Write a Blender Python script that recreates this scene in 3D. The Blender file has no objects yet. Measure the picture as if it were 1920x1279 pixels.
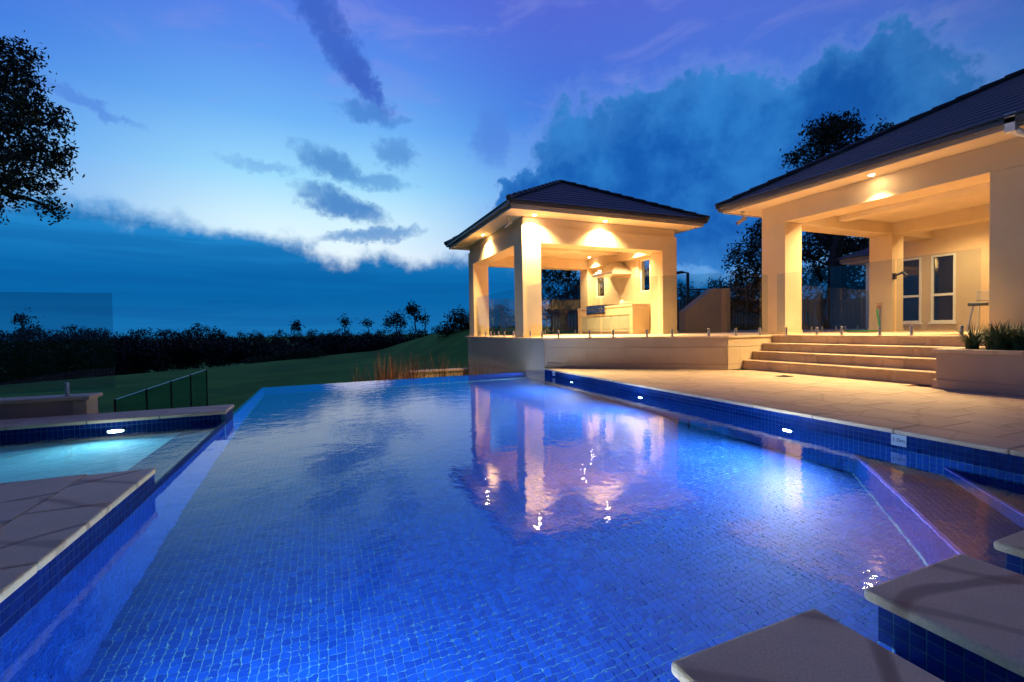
import bpy, math, random
import numpy as np
from mathutils import Vector, Matrix
random.seed(7); np.random.seed(7)
SC = bpy.context.scene
COL = SC.collection
R = math.radians

# ------------------------------------------------------------------ camera
F, CX, CY, EYE = 853.0, 960.0, 639.5, 1.2
YAW = math.atan2(354, 853); PITCH = -math.atan2(CY - 618, 853.0); ROLL = math.atan(.016)
FW = Vector((math.sin(YAW)*math.cos(PITCH), math.cos(YAW)*math.cos(PITCH), math.sin(PITCH)))
_r = Vector((math.cos(YAW), -math.sin(YAW), 0)); _u = _r.cross(FW)
RT = _r*math.cos(ROLL) - _u*math.sin(ROLL); UP = _u*math.cos(ROLL) + _r*math.sin(ROLL)
CAMP = Vector((0, 0, EYE))
cam = bpy.data.cameras.new('camera'); camo = bpy.data.objects.new('camera', cam); COL.objects.link(camo)
cam.sensor_width = 36; cam.lens = 36*F/1920; cam.clip_start = .05; cam.clip_end = 3000
camo.matrix_world = Matrix(((RT.x, UP.x, -FW.x, 0), (RT.y, UP.y, -FW.y, 0), (RT.z, UP.z, -FW.z, EYE), (0, 0, 0, 1)))
SC.camera = camo

def ray_at(x, y, depth):          # a point seen in the photograph at (x, y), 'depth' metres in front
    return CAMP + (FW + RT*(x-CX)/F - UP*(y-CY)/F)*depth
def proj(p):
    v = Vector(p) - CAMP; d = v.dot(FW)
    return (CX + F*v.dot(RT)/d, CY - F*v.dot(UP)/d, d)

# ------------------------------------------------------------------ render settings
SC.view_settings.view_transform = 'Standard'; SC.view_settings.look = 'None'
SC.view_settings.exposure = 0.0; SC.view_settings.gamma = 1.0; SC.view_settings.use_curve_mapping = False
SC.render.engine = 'CYCLES'
cy = SC.cycles
cy.use_denoising = True
try: cy.denoiser = 'OPENIMAGEDENOISE'
except Exception: pass
cy.max_bounces = 10; cy.diffuse_bounces = 4; cy.glossy_bounces = 4; cy.transmission_bounces = 8; cy.transparent_max_bounces = 24
cy.caustics_reflective = False; cy.caustics_refractive = True; cy.blur_glossy = .5
cy.sample_clamp_indirect = 12.0; cy.sample_clamp_direct = 0

def s2l(r, g, b):
    f = lambda c: (c/255/12.92 if c/255 <= .04045 else ((c/255+.055)/1.055)**2.4)
    return (f(r), f(g), f(b), 1)

# ------------------------------------------------------------------ node helper
class NT:
    def __init__(s, tree): s.t = tree; s.n = tree.nodes; s.l = tree.links
    def node(s, kind, **kw):
        n = s.n.new(kind)
        for k, v in kw.items(): setattr(n, k, v)
        return n
    def put(s, sock, v):
        if hasattr(v, 'links') or isinstance(v, bpy.types.NodeSocket): s.l.new(v, sock)
        elif v is not None: sock.default_value = v
    def math(s, op, a, b=None, c=None, clamp=False):
        n = s.node('ShaderNodeMath', operation=op, use_clamp=clamp)
        s.put(n.inputs[0], a)
        if b is not None: s.put(n.inputs[1], b)
        if c is not None: s.put(n.inputs[2], c)
        return n.outputs[0]
    def sstep(s, x, a, b, lo=0., hi=1.):
        n = s.node('ShaderNodeMapRange', interpolation_type='SMOOTHSTEP')
        s.put(n.inputs[0], x); s.put(n.inputs[1], a); s.put(n.inputs[2], b); s.put(n.inputs[3], lo); s.put(n.inputs[4], hi)
        return n.outputs[0]
    def mix(s, fac, a, b, blend='MIX'):
        n = s.node('ShaderNodeMix', data_type='RGBA', blend_type=blend)
        s.put(n.inputs[0], fac); s.put(n.inputs[6], a); s.put(n.inputs[7], b)
        return n.outputs[2]
    def ramp(s, x, stops, interp='LINEAR'):
        n = s.node('ShaderNodeValToRGB'); n.color_ramp.interpolation = interp
        els = n.color_ramp.elements
        while len(els) < len(stops): els.new(.5)
        for e, (p, c) in zip(els, sorted(stops, key=lambda q: q[0])): e.position = p; e.color = c
        s.put(n.inputs[0], x); return n.outputs[0]
    def noise(s, vec, scale, detail=4, rough=.55, dist=0., dim='3D'):
        n = s.node('ShaderNodeTexNoise', noise_dimensions=dim)
        if vec is not None: s.put(n.inputs['Vector'], vec)
        n.inputs['Scale'].default_value = scale; n.inputs['Detail'].default_value = detail
        n.inputs['Roughness'].default_value = rough; n.inputs['Distortion'].default_value = dist
        return n.outputs
    def mapping(s, vec, scale=(1, 1, 1), rot=(0, 0, 0), loc=(0, 0, 0)):
        n = s.node('ShaderNodeMapping'); s.put(n.inputs[0], vec)
        n.inputs['Scale'].default_value = scale; n.inputs['Rotation'].default_value = rot; n.inputs['Location'].default_value = loc
        return n.outputs[0]

# ------------------------------------------------------------------ world: dusk sky with cloud banks
world = bpy.data.worlds.new('World'); SC.world = world; world.use_nodes = True
w = NT(world.node_tree); w.n.clear()
SUN_AZ, SUN_EL = R(4), R(1.0)
def build_sky():
    tc = w.node('ShaderNodeTexCoord').outputs['Generated']
    nrm = w.node('ShaderNodeVectorMath', operation='NORMALIZE'); w.put(nrm.inputs[0], tc); d = nrm.outputs[0]
    sep = w.node('ShaderNodeSeparateXYZ'); w.put(sep.inputs[0], d)
    dx, dy, dz = sep.outputs
    az = w.math('MULTIPLY', w.math('ARCTAN2', dx, dy), 180/math.pi)
    el = w.math('MULTIPLY', w.math('ARCSINE', dz), 180/math.pi)
    # clear sky: Nishita twilight tinted towards the deep blue of the hour
    sky = w.node('ShaderNodeTexSky', sky_type='NISHITA', sun_disc=False)
    sky.sun_elevation = SUN_EL; sky.sun_rotation = SUN_AZ; sky.altitude = 100; sky.air_density = 1.0; sky.dust_density = .5; sky.ozone_density = 4.0
    e01 = w.math('DIVIDE', el, 90., clamp=True)
    def RP(st): return w.ramp(e01, [(e/90, s2l(*c)) for e, c in st])
    glow = RP([(0, (205, 232, 246)), (8, (236, 248, 254)), (12.5, (212, 243, 254)), (17, (160, 221, 252)), (23, (112, 180, 246)), (29, (88, 143, 236)), (36, (82, 112, 222)), (50, (92, 92, 172)), (90, (94, 86, 138))])
    side = RP([(0, (70, 140, 205)), (10, (92, 165, 232)), (16, (92, 160, 238)), (25, (62, 122, 222)), (34, (82, 104, 212)), (50, (92, 92, 172)), (90, (94, 86, 138))])
    daz = w.math('ABSOLUTE', w.math('SUBTRACT', az, 0.))
    base = w.mix(w.sstep(daz, 4., 32.), glow, side)
    base = w.mix(.06, base, w.mix(1., sky.outputs[0], (.12, .16, .3, 1), 'MULTIPLY'), 'ADD')
    # cloud distortion noises
    n1 = w.noise(d, 4.0, 5, .6)['Color']; n2 = w.noise(d, 14., 6, .62)['Color']
    s1 = w.node('ShaderNodeSeparateColor'); w.put(s1.inputs[0], n1)
    s2 = w.node('ShaderNodeSeparateColor'); w.put(s2.inputs[0], n2)
    def dd(a, b, A, B):
        return w.math('ADD', w.math('MULTIPLY', w.math('SUBTRACT', a, .5), A), w.math('MULTIPLY', w.math('SUBTRACT', b, .5), B))
    n3 = w.noise(d, 46., 5, .65)['Color']; s3 = w.node('ShaderNodeSeparateColor'); w.put(s3.inputs[0], n3)
    ox, oy = dd(s1.outputs[0], s2.outputs[0], 12., 9.), dd(s1.outputs[1], s2.outputs[1], 9., 7.)
    azd, eld = w.math('ADD', az, ox), w.math('ADD', el, oy)
    azs, els_ = w.math('ADD', az, w.math('ADD', w.math('MULTIPLY', ox, .42), w.math('MULTIPLY', w.math('SUBTRACT', s3.outputs[0], .5) , 4.2))), w.math('ADD', el, w.math('ADD', w.math('MULTIPLY', oy, .3), w.math('MULTIPLY', w.math('SUBTRACT', s3.outputs[1], .5), 2.4)))
    azd, eld = w.math('ADD', azd, w.math('MULTIPLY', w.math('SUBTRACT', s3.outputs[0], .5), 3.)), w.math('ADD', eld, w.math('MULTIPLY', w.math('SUBTRACT', s3.outputs[1], .5), 3.))
    def ell(a, e, a0, e0, ra, re, rot=0.):
        c, s_ = math.cos(R(rot)), math.sin(R(rot))
        x = w.math('SUBTRACT', a, a0); y = w.math('SUBTRACT', e, e0)
        u = w.math('DIVIDE', w.math('ADD', w.math('MULTIPLY', x, c), w.math('MULTIPLY', y, s_)), ra)
        v = w.math('DIVIDE', w.math('SUBTRACT', w.math('MULTIPLY', y, c), w.math('MULTIPLY', x, s_)), re)
        return w.math('ADD', w.math('MULTIPLY', u, u), w.math('MULTIPLY', v, v))
    col = base
    # faint lilac high wisps everywhere
    wsp = w.noise(w.mapping(d, (2.2, 2.2, 7.), (0, 0, .5)), 2.2, 6, .6, .6)['Fac']
    wm = w.math('MULTIPLY', w.sstep(wsp, .5, .72), w.sstep(el, 16., 30.))
    col = w.mix(w.math('MULTIPLY', wm, .42), col, s2l(140, 150, 228))
    # warm-lilac tint of the upper right
    col = w.mix(w.math('MULTIPLY', w.math('MULTIPLY', w.sstep(az, 12., 60.), w.sstep(el, 18., 34.)), .45), col, s2l(84, 116, 212))
    # high dark streak and scattered scud
    def blob(col, a0, e0, ra, re, rot, c, op, soft=(2.1, .0)):
        m = w.sstep(ell(azs, els_, a0, e0, ra, re, rot), soft[0], soft[1])
        return w.mix(w.math('MULTIPLY', m, op), col, s2l(*c))
    for a0, e0, ra, re, rot, c, op in [(2.2, 31, 7.2, 1.6, -50, (58, 98, 196), .85), (5.4, 27.6, 2.4, 1.2, -55, (60, 100, 198), .8),
                                       (5.0, 24.6, 2.7, .9, -6, (66, 128, 208), .8), (9.2, 24.4, 1.4, .5, 0, (80, 140, 218), .6),
                                       (8.9, 20.8, 1.9, 1.5, -20, (78, 140, 212), .75), (1.6, 19.0, 3.4, 1.5, -16, (72, 136, 206), .85), (6.5, 17.6, 3.6, .9, -4, (80, 146, 214), .7),
                                       (2.6, 14.6, 4.4, 1.35, -20, (62, 128, 200), .92), (20.6, 22.6, 2.4, 2.6, -20, (80, 128, 220), .6), (-5.4, 18.0, 3., .6, -2, (110, 170, 230), .6),
                                       (5.5, 11.2, 5.5, .75, 8, (76, 140, 206), .85), (-20, 20.6, 3.5, .5, -14, (78, 130, 222), .6)]:
        col = blob(col, a0, e0, ra, re, rot, c, op)
    # big cumulus to the right and its lit rims
    c1 = ell(azd, eld, 45., 16.5, 21., 10.5, -2); c2 = ell(azd, eld, 55., 19., 13., 7., 8); c3 = ell(azd, eld, 31., 16.5, 10., 5.5, 12)
    cm = w.math('MINIMUM', w.math('MINIMUM', c1, c2), c3)
    det = w.noise(d, 9., 5, .6)['Fac']
    rim = w.sstep(cm, 1.55, .9)
    col = w.mix(w.math('MULTIPLY', rim, .2), col, s2l(150, 178, 236))
    body = w.mix(w.sstep(det, .35, .7), s2l(20, 90, 176), s2l(44, 124, 204))
    body = w.mix(w.math('MULTIPLY', w.sstep(cm, .25, .95), .5), body, s2l(66, 140, 216))
    col = w.mix(w.sstep(cm, 1.1, .84), col, body)
    # long low bank along the horizon
    edge = w.math('ADD', w.math('MULTIPLY', w.math('MAXIMUM', w.math('MINIMUM', az, 60.), -50.), -.085), 10.4)
    hgt = w.math('SUBTRACT', w.math('ADD', edge, w.math('MULTIPLY', oy, .8)), el)
    rimw = w.math('MULTIPLY', w.sstep(hgt, -2.6, .0), w.sstep(w.math('ABSOLUTE', w.math('SUBTRACT', az, 9.)), 19., 7.))
    col = w.mix(w.math('MULTIPLY', rimw, .12), col, s2l(246, 250, 255))
    bankc = w.ramp(w.math('DIVIDE', el, 13., clamp=True), [(0., s2l(24, 116, 182)), (.28, s2l(8, 100, 168)), (.5, s2l(10, 106, 176)), (.75, s2l(30, 130, 200)), (1., s2l(48, 142, 212))])
    str_ = w.noise(w.mapping(d, (1.5, 1.5, 22.)), 2.4, 4, .55)['Fac']
    bankc = w.mix(w.sstep(str_, .42, .64, 0., .3), bankc, s2l(8, 84, 152))
    col = w.mix(w.sstep(hgt, -.8, 2.), col, bankc)
    col = w.mix(w.sstep(daz, 45., 105., 0., .82), col, (.015, .018, .045, 1))
    # below the horizon: dark land tone
    col = w.mix(w.sstep(el, -.3, -3.), col, s2l(20, 30, 30))
    return col
bg = w.node('ShaderNodeBackground'); bg.inputs[1].default_value = 1.0
w.put(bg.inputs[0], build_sky())
wo = w.node('ShaderNodeOutputWorld'); w.l.new(bg.outputs[0], wo.inputs[0])
world.cycles.sampling_method = 'MANUAL'; world.cycles.sample_map_resolution = 512

sun = bpy.data.lights.new('sun', 'SUN'); suno = bpy.data.objects.new('sun', sun); COL.objects.link(suno)
sun.energy = .02; sun.angle = R(10); sun.color = (1, .86, .7)
suno.rotation_euler = (R(88), 0, R(180) - SUN_AZ)

# ------------------------------------------------------------------ object helpers
def prep(o, label=None, cat=None, group=None, kind=None):
    if label: o['label'] = label
    if cat: o['category'] = cat
    if group: o['group'] = group
    if kind: o['kind'] = kind
    return o
def thing(name, label, cat, loc=(0, 0, 0), rz=0., group=None):
    o = bpy.data.objects.new(name, None); COL.objects.link(o); o.empty_display_size = .1
    o.location = loc; o.rotation_euler = (0, 0, rz)
    return prep(o, label, cat, group)
def attach(o, parent):
    o.parent = parent
    if parent: o.matrix_parent_inverse = Matrix.Identity(4)
class MB:
    def __init__(s): s.v = []; s.f = []
    def poly(s, pts):
        b = len(s.v); s.v += [tuple(p) for p in pts]; s.f.append(tuple(range(b, b+len(pts)))); return s
    def hexa(s, p):               # 4 bottom points, 4 top points, both counter-clockwise from above
        b = len(s.v); s.v += [tuple(q) for q in p]
        s.f += [(b+3, b+2, b+1, b), (b+4, b+5, b+6, b+7)] + [(b+i, b+(i+1) % 4, b+4+(i+1) % 4, b+4+i) for i in range(4)]
        return s
    def box(s, x0, x1, y0, y1, z0, z1):
        return s.hexa([(x0, y0, z0), (x1, y0, z0), (x1, y1, z0), (x0, y1, z0), (x0, y0, z1), (x1, y0, z1), (x1, y1, z1), (x0, y1, z1)])
    def prism(s, pts, z0, z1):    # pts counter-clockwise
        n = len(pts)
        if sum(pts[i][0]*pts[(i+1) % n][1]-pts[(i+1) % n][0]*pts[i][1] for i in range(n)) < 0: pts = list(pts)[::-1]
        b = len(s.v)
        s.v += [(p[0], p[1], z0) for p in pts] + [(p[0], p[1], z1) for p in pts]
        s.f += [tuple(b+n-1-i for i in range(n)), tuple(b+n+i for i in range(n))] + [(b+i, b+(i+1) % n, b+n+(i+1) % n, b+n+i) for i in range(n)]
        return s
    def tube(s, pts, rad, seg=8, cap=True):
        pts = [Vector(p) for p in pts]; rad = rad if isinstance(rad, (list, tuple)) else [rad]*len(pts)
        b = len(s.v)
        for i, p in enumerate(pts):
            t = (pts[min(i+1, len(pts)-1)] - pts[max(i-1, 0)]).normalized()
            a = t.cross(Vector((0, 0, 1)) if abs(t.z) < .9 else Vector((1, 0, 0))).normalized(); c = t.cross(a)
            for k in range(seg):
                g = 2*math.pi*k/seg; s.v.append(tuple(p + (a*math.cos(g)+c*math.sin(g))*rad[i]))
        for i in range(len(pts)-1):
            for k in range(seg):
                s.f.append((b+i*seg+k, b+(i+1)*seg+k, b+(i+1)*seg+(k+1) % seg, b+i*seg+(k+1) % seg))
        if cap:
            s.f.append(tuple(b+k for k in range(seg))); s.f.append(tuple(b+(len(pts)-1)*seg+seg-1-k for k in range(seg)))
        return s
    def lathe(s, c, prof, seg=16):  # prof: (radius, z)
        return s.tube([(c[0], c[1], c[2]+z) for _, z in prof], [max(r, 1e-4) for r, _ in prof], seg)
    def mesh(s, name, mat, smooth=False):
        me = bpy.data.meshes.new(name); me.from_pydata(s.v, [], s.f); me.update()
        if mat: me.materials.append(mat)
        if smooth: me.polygons.foreach_set('use_smooth', [True]*len(me.polygons))
        return me
    def build(s, name, mat, parent=None, smooth=False, bevel=0.):
        off = parent.location if parent and parent.parent is None else None
        if parent is not None:    # vertices are given in world space; children keep world placement
            pass
        o = bpy.data.objects.new(name, s.mesh(name, mat, smooth)); COL.objects.link(o)
        if parent is not None:
            o.parent = parent; o.matrix_parent_inverse = WM(parent).inverted()
        if bevel:
            m = o.modifiers.new('bevel', 'BEVEL'); m.width = bevel; m.segments = 2; m.limit_method = 'ANGLE'
        return o
def WM(o):
    m = Matrix.LocRotScale(o.location, o.rotation_euler, o.scale)
    if o.parent: m = WM(o.parent) @ o.matrix_parent_inverse @ m
    return m
def place(name, me, parent, mw):
    o = bpy.data.objects.new(name, me); COL.objects.link(o)
    if parent is not None:
        o.parent = parent; o.matrix_parent_inverse = WM(parent).inverted()
    o.matrix_basis = mw
    return o

# ------------------------------------------------------------------ materials
MATS = {}
def mat(name):
    m = bpy.data.materials.new(name); m.use_nodes = True; MATS[name] = m
    t = NT(m.node_tree); p = t.n['Principled BSDF']; return m, t, p
def bump(t, p, h, dist, strength=1.):
    b = t.node('ShaderNodeBump'); b.inputs['Strength'].default_value = strength; b.inputs['Distance'].default_value = dist
    t.put(b.inputs['Height'], h); t.put(p.inputs['Normal'], b.outputs[0]); return b
def simple(name, col, rough=.5, metal=0., var=.12, scale=6., bmp=.0, spec=.5):
    m, t, p = mat(name)
    co = t.node('ShaderNodeTexCoord').outputs['Object']
    n = t.noise(co, scale, 5, .6)['Fac']
    lo = tuple(c*(1-var) for c in col)+(1,); hi = tuple(min(1, c*(1+var)) for c in col)+(1,)
    t.put(p.inputs['Base Color'], t.ramp(n, [(.3, lo), (.7, hi)]))
    p.inputs['Roughness'].default_value = rough; p.inputs['Metallic'].default_value = metal
    p.inputs['Specular IOR Level'].default_value = spec
    if bmp: bump(t, p, t.noise(co, scale*18, 4, .6)['Fac'], bmp)
    return m
def stucco(name, col):
    m, t, p = mat(name)
    co = t.node('ShaderNodeTexCoord').outputs['Object']
    n = t.noise(co, 1.3, 6, .62)['Fac']; st = t.noise(t.mapping(co, (5., 5., .5)), 1., 5, .6)['Fac']
    c = t.ramp(n, [(.25, tuple(x*.88 for x in col)+(1,)), (.75, tuple(x*1.06 for x in col)+(1,))])
    c = t.mix(t.sstep(st, .5, .78, 0., .22), c, tuple(x*.72 for x in col)+(1,))
    t.put(p.inputs['Base Color'], c); p.inputs['Roughness'].default_value = .85; p.inputs['Specular IOR Level'].default_value = .25
    bump(t, p, t.noise(co, 160., 3, .6)['Fac'], .0035)
    return m
STUCCO = stucco('cream_render', (.62, .48, .31)); STUCCO2 = stucco('beige_render', (.48, .36, .27)); CEIL = stucco('ceiling_paint', (.68, .55, .38))
def sandstone(name, base=(.64, .47, .31), vein=(.42, .20, .08), dark=.85, line=.12, hair=.22):
    m, t, p = mat(name)
    co = t.node('ShaderNodeTexCoord').outputs['Object']; oi = t.node('ShaderNodeObjectInfo').outputs['Random']
    rv = t.node('ShaderNodeCombineXYZ'); t.put(rv.inputs[0], t.math('MULTIPLY', oi, 37.)); t.put(rv.inputs[1], t.math('MULTIPLY', oi, 91.))
    va = t.node('ShaderNodeVectorMath', operation='ADD'); t.put(va.inputs[0], co); t.put(va.inputs[1], rv.outputs[0]); v = va.outputs[0]
    rot = t.node('ShaderNodeVectorRotate', rotation_type='Z_AXIS'); t.put(rot.inputs[0], v); t.put(rot.inputs[3], t.math('ADD', t.math('MULTIPLY', oi, .9), .35)); v = rot.outputs[0]
    wv = t.node('ShaderNodeTexWave', wave_type='BANDS', bands_direction='Y'); t.put(wv.inputs['Vector'], t.mapping(v, (.35, 1., 1.)))
    wv.inputs['Scale'].default_value = .75; wv.inputs['Distortion'].default_value = 7.; wv.inputs['Detail'].default_value = 4.; wv.inputs['Detail Scale'].default_value = .8; wv.inputs['Detail Roughness'].default_value = .6
    f = wv.outputs['Fac']; big = t.noise(v, 1.1, 5, .6)['Fac']
    c = t.mix(t.sstep(big, .3, .7), tuple(x*dark for x in base)+(1,), tuple(x*1.1 for x in base)+(1,))
    c = t.mix(t.math('MULTIPLY', t.sstep(f, .72, 1.), t.sstep(big, .42, .7, 0., .38)), c, vein+(1,))
    c = t.mix(t.math('MULTIPLY', t.sstep(f, .94, 1.), line), c, tuple(x*.55 for x in vein)+(1,))
    w2 = t.node('ShaderNodeTexWave', wave_type='BANDS', bands_direction='X'); t.put(w2.inputs['Vector'], t.mapping(v, (1., .4, 1.), (0, 0, .7))); w2.inputs['Scale'].default_value = .55; w2.inputs['Distortion'].default_value = 5.5; w2.inputs['Detail'].default_value = 3.; w2.inputs['Detail Scale'].default_value = 1.3
    c = t.mix(t.math('MULTIPLY', t.sstep(w2.outputs['Fac'], .975, 1.), hair), c, tuple(x*.5 for x in vein)+(1,))
    gr = t.noise(v, 140., 3, .6)['Fac']; c = t.mix(t.sstep(gr, .35, .75, 0., .34), c, (.22, .17, .12, 1))
    c = t.mix(t.math('MULTIPLY', t.math('SUBTRACT', oi, .5), .35), c, (.62, .5, .36, 1))
    t.put(p.inputs['Base Color'], c); p.inputs['Roughness'].default_value = .62; p.inputs['Specular IOR Level'].default_value = .35
    bump(t, p, t.math('ADD', t.math('MULTIPLY', gr, .4), big), .004)
    return m
STONE = sandstone('sandstone'); SLAB = sandstone('veined_sandstone', (.88, .68, .38), (.42, .18, .08), .86, .4, .6); STONE_STEP = sandstone('step_sandstone', (.54, .38, .25), (.46, .24, .08), .75)
def tiles_mat(name, a, b):
    m, t, p = mat(name)
    g = t.node('ShaderNodeNewGeometry'); oi = t.node('ShaderNodeObjectInfo').outputs['Random']
    r = t.math('FRACT', t.math('ADD', g.outputs['Random Per Island'], oi))
    co = t.node('ShaderNodeTexCoord').outputs['Object']
    c = t.mix(r, a+(1,), b+(1,)); c = t.mix(t.sstep(t.noise(co, 24., 3)['Fac'], .45, .8, 0., .4), c, tuple(x*.6 for x in a)+(1,))
    t.put(p.inputs['Base Color'], c); p.inputs['Roughness'].default_value = .45; p.inputs['Specular IOR Level'].default_value = .05
    return m
TILE = tiles_mat('cobalt_mosaic_tile', (.0005, .0105, .10), (.0008, .0185, .15)); GROUT = simple('grout', (.011, .08, .155), .85, var=.1, scale=12.)
EDGE = simple('painted_lit_edge', (.07, .07, .38), .3, var=.1); SPATILE = tiles_mat('spa_floor_tile', (.10, .36, .46), (.15, .44, .53))  # edge strip colour holds the light on the step edges
ROOFT = simple('slate_grey_roof_tile', (.027, .033, .034), .55, var=.25, scale=3., bmp=.002); GUTTER = simple('dark_gutter', (.055, .05, .052), .4)
FASCIA = simple('fascia_paint', (.36, .30, .25), .55); WHITE = simple('white_frame_paint', (.78, .76, .7), .45, var=.04)
STEEL = simple('brushed_steel', (.55, .55, .55), .28, 1., var=.05, scale=40.); BLACK = simple('black_metal', (.018, .018, .02), .4, var=.2); TIMBER = simple('weathered_timber', (.11, .075, .05), .8, var=.35, scale=4., bmp=.004)
DARKIN = simple('dark_room', (.02, .02, .024), .6); BARK = simple('bark', (.07, .055, .045), .9, var=.35, scale=5., bmp=.01); SOIL = simple('soil', (.05, .035, .025), .95, var=.3, bmp=.01)
GREEN = simple('green_hose', (.02, .25, .06), .5); BRASS = simple('brass', (.6, .3, .12), .35, 1.); CABINET = simple('sage_cabinet', (.42, .43, .32), .5, var=.05); CERAM = simple('cream_ceramic', (.7, .62, .5), .35)
HOODM = simple('range_hood_steel', (.62, .58, .5), .35, .6, var=.04); LEAFP = simple('strap_leaf', (.035, .075, .03), .5, var=.4, scale=9.)
def leafm(name, a, b, trans=.25):
    m, t, p = mat(name); g = t.node('ShaderNodeNewGeometry').outputs['Random Per Island']
    t.put(p.inputs['Base Color'], t.mix(g, a+(1,), b+(1,))); p.inputs['Roughness'].default_value = .6; p.inputs['Specular IOR Level'].default_value = .3
    return m
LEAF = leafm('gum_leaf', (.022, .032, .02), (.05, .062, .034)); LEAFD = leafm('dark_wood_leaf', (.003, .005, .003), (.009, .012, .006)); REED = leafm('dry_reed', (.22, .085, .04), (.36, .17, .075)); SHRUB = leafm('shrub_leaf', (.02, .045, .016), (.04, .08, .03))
def emis(name, col, strength):
    m, t, p = mat(name); p.inputs['Base Color'].default_value = (0, 0, 0, 1)
    p.inputs['Emission Color'].default_value = col+(1,); p.inputs['Emission Strength'].default_value = strength; return m
WARM = (1., .68, .31)
LAMP = emis('warm_lamp_lens', (1., .72, .40), 260.); LAMPU = emis('pool_lamp_lens', (.5, .92, 1.), 34.)
def thin_glass(name='fence_glass', tint=(.87, .92, .925)):
    m, t, p = mat(name); t.n.remove(p); out = [n for n in t.n if n.type == 'OUTPUT_MATERIAL'][0]
    ge = t.node('ShaderNodeNewGeometry'); dp = t.node('ShaderNodeVectorMath', operation='DOT_PRODUCT'); t.put(dp.inputs[0], ge.outputs['Normal']); t.put(dp.inputs[1], ge.outputs['Incoming'])
    fr = t.math('ADD', t.math('MULTIPLY', t.math('POWER', t.math('SUBTRACT', 1., t.math('ABSOLUTE', dp.outputs['Value'])), 5.), .95), .035, clamp=True)
    tr = t.node('ShaderNodeBsdfTransparent'); tr.inputs[0].default_value = tint+(1,)
    gl = t.node('ShaderNodeBsdfGlossy'); gl.inputs[1].default_value = .0; gl.inputs[0].default_value = (.9, .95, .95, 1)
    mx = t.node('ShaderNodeMixShader'); t.put(mx.inputs[0], fr); t.l.new(tr.outputs[0], mx.inputs[1]); t.l.new(gl.outputs[0], mx.inputs[2]); t.l.new(mx.outputs[0], out.inputs[0])
    return m
GLASS = thin_glass(); GLASS3 = thin_glass('green_tinted_glass', (.6, .8, .76)); GLASS2 = thin_glass('tinted_glass', (.74, .84, .86))
def pane_glass():
    m, t, p = mat('window_glass'); p.inputs['Base Color'].default_value = (.015, .018, .025, 1); p.inputs['Roughness'].default_value = .03; p.inputs['Specular IOR Level'].default_value = .7
    return m
PANE = pane_glass()
def water(name, rough, amp, scale, col=(1, 1, 1)):
    m, t, p = mat(name); t.n.remove(p); out = [n for n in t.n if n.type == 'OUTPUT_MATERIAL'][0]
    g = t.node('ShaderNodeBsdfGlass'); g.inputs['IOR'].default_value = 1.333; g.inputs['Roughness'].default_value = rough; g.inputs['Color'].default_value = col+(1,)
    co = t.node('ShaderNodeTexCoord').outputs['Object']
    h = t.math('ADD', t.noise(co, scale, 3, .5, .4)['Fac'], t.math('MULTIPLY', t.noise(co, scale*4.5, 2, .5)['Fac'], .3))
    b = t.node('ShaderNodeBump'); b.inputs['Strength'].default_value = 1.; b.inputs['Distance'].default_value = amp; t.put(b.inputs['Height'], h)
    t.put(g.inputs['Normal'], b.outputs[0]); t.l.new(g.outputs[0], out.inputs[0]); return m
WATER = water('pool_water', .016, .0024, 3.8); SPAWATER = water('spa_water', .03, .004, 6.)
def grassm():
    m, t, p = mat('lawn_grass'); co = t.node('ShaderNodeTexCoord').outputs['Object']
    c = t.mix(t.sstep(t.noise(co, .25, 5)['Fac'], .35, .65), (.07, .24, .04, 1), (.12, .34, .05, 1)); c = t.mix(t.sstep(t.noise(co, 9., 4)['Fac'], .4, .8, 0., .5), c, (.03, .13, .035, 1))
    t.put(p.inputs['Base Color'], c); p.inputs['Roughness'].default_value = .95; p.inputs['Specular IOR Level'].default_value = .1; bump(t, p, t.noise(co, 30., 4)['Fac'], .05); return m
LAWN = grassm()

# ------------------------------------------------------------------ ground sheet
def sst(a, b, x):
    t = np.clip((x-a)/(b-a), 0, 1); return t*t*(3-2*t)
def ground_z(x, y):
    z = -1.9 + 0*x
    z = z + .6*sst(14, 40, y)*sst(-12, 14, x)
    z = z + 2.7*sst(6, 14, x)*sst(17.2, 22, y) * (1-sst(45, 90, y)) + 2.7*sst(21.6, 24, x)*(1-sst(17.2, 22, y))
    # land falls away behind the lawn's edge
    s = y - (38 + 1.0*(x+17))*(x < 3) - (58 + .55*(x-3))*(x >= 3)
    return z - 7*sst(4, 40, s)
def build_ground():
    xs = np.concatenate([np.linspace(-900, -80, 12), np.linspace(-70, 90, 107), np.linspace(100, 900, 12)])
    ys = np.concatenate([np.linspace(-600, -30, 8), np.linspace(-20, 120, 94), np.linspace(135, 1500, 12)])
    X, Y = np.meshgrid(xs, ys); Z = ground_z(X, Y)
    m = MB(); m.v = list(zip(X.ravel().tolist(), Y.ravel().tolist(), Z.ravel().tolist())); n = len(xs)
    m.f = [(j*n+i, j*n+i+1, (j+1)*n+i+1, (j+1)*n+i) for j in range(len(ys)-1) for i in range(n-1)]
    o = m.build('lawn', LAWN, smooth=True); prep(o, 'dark green mown lawn sloping away beyond the pool', 'lawn', kind='structure')
build_ground()

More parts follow.
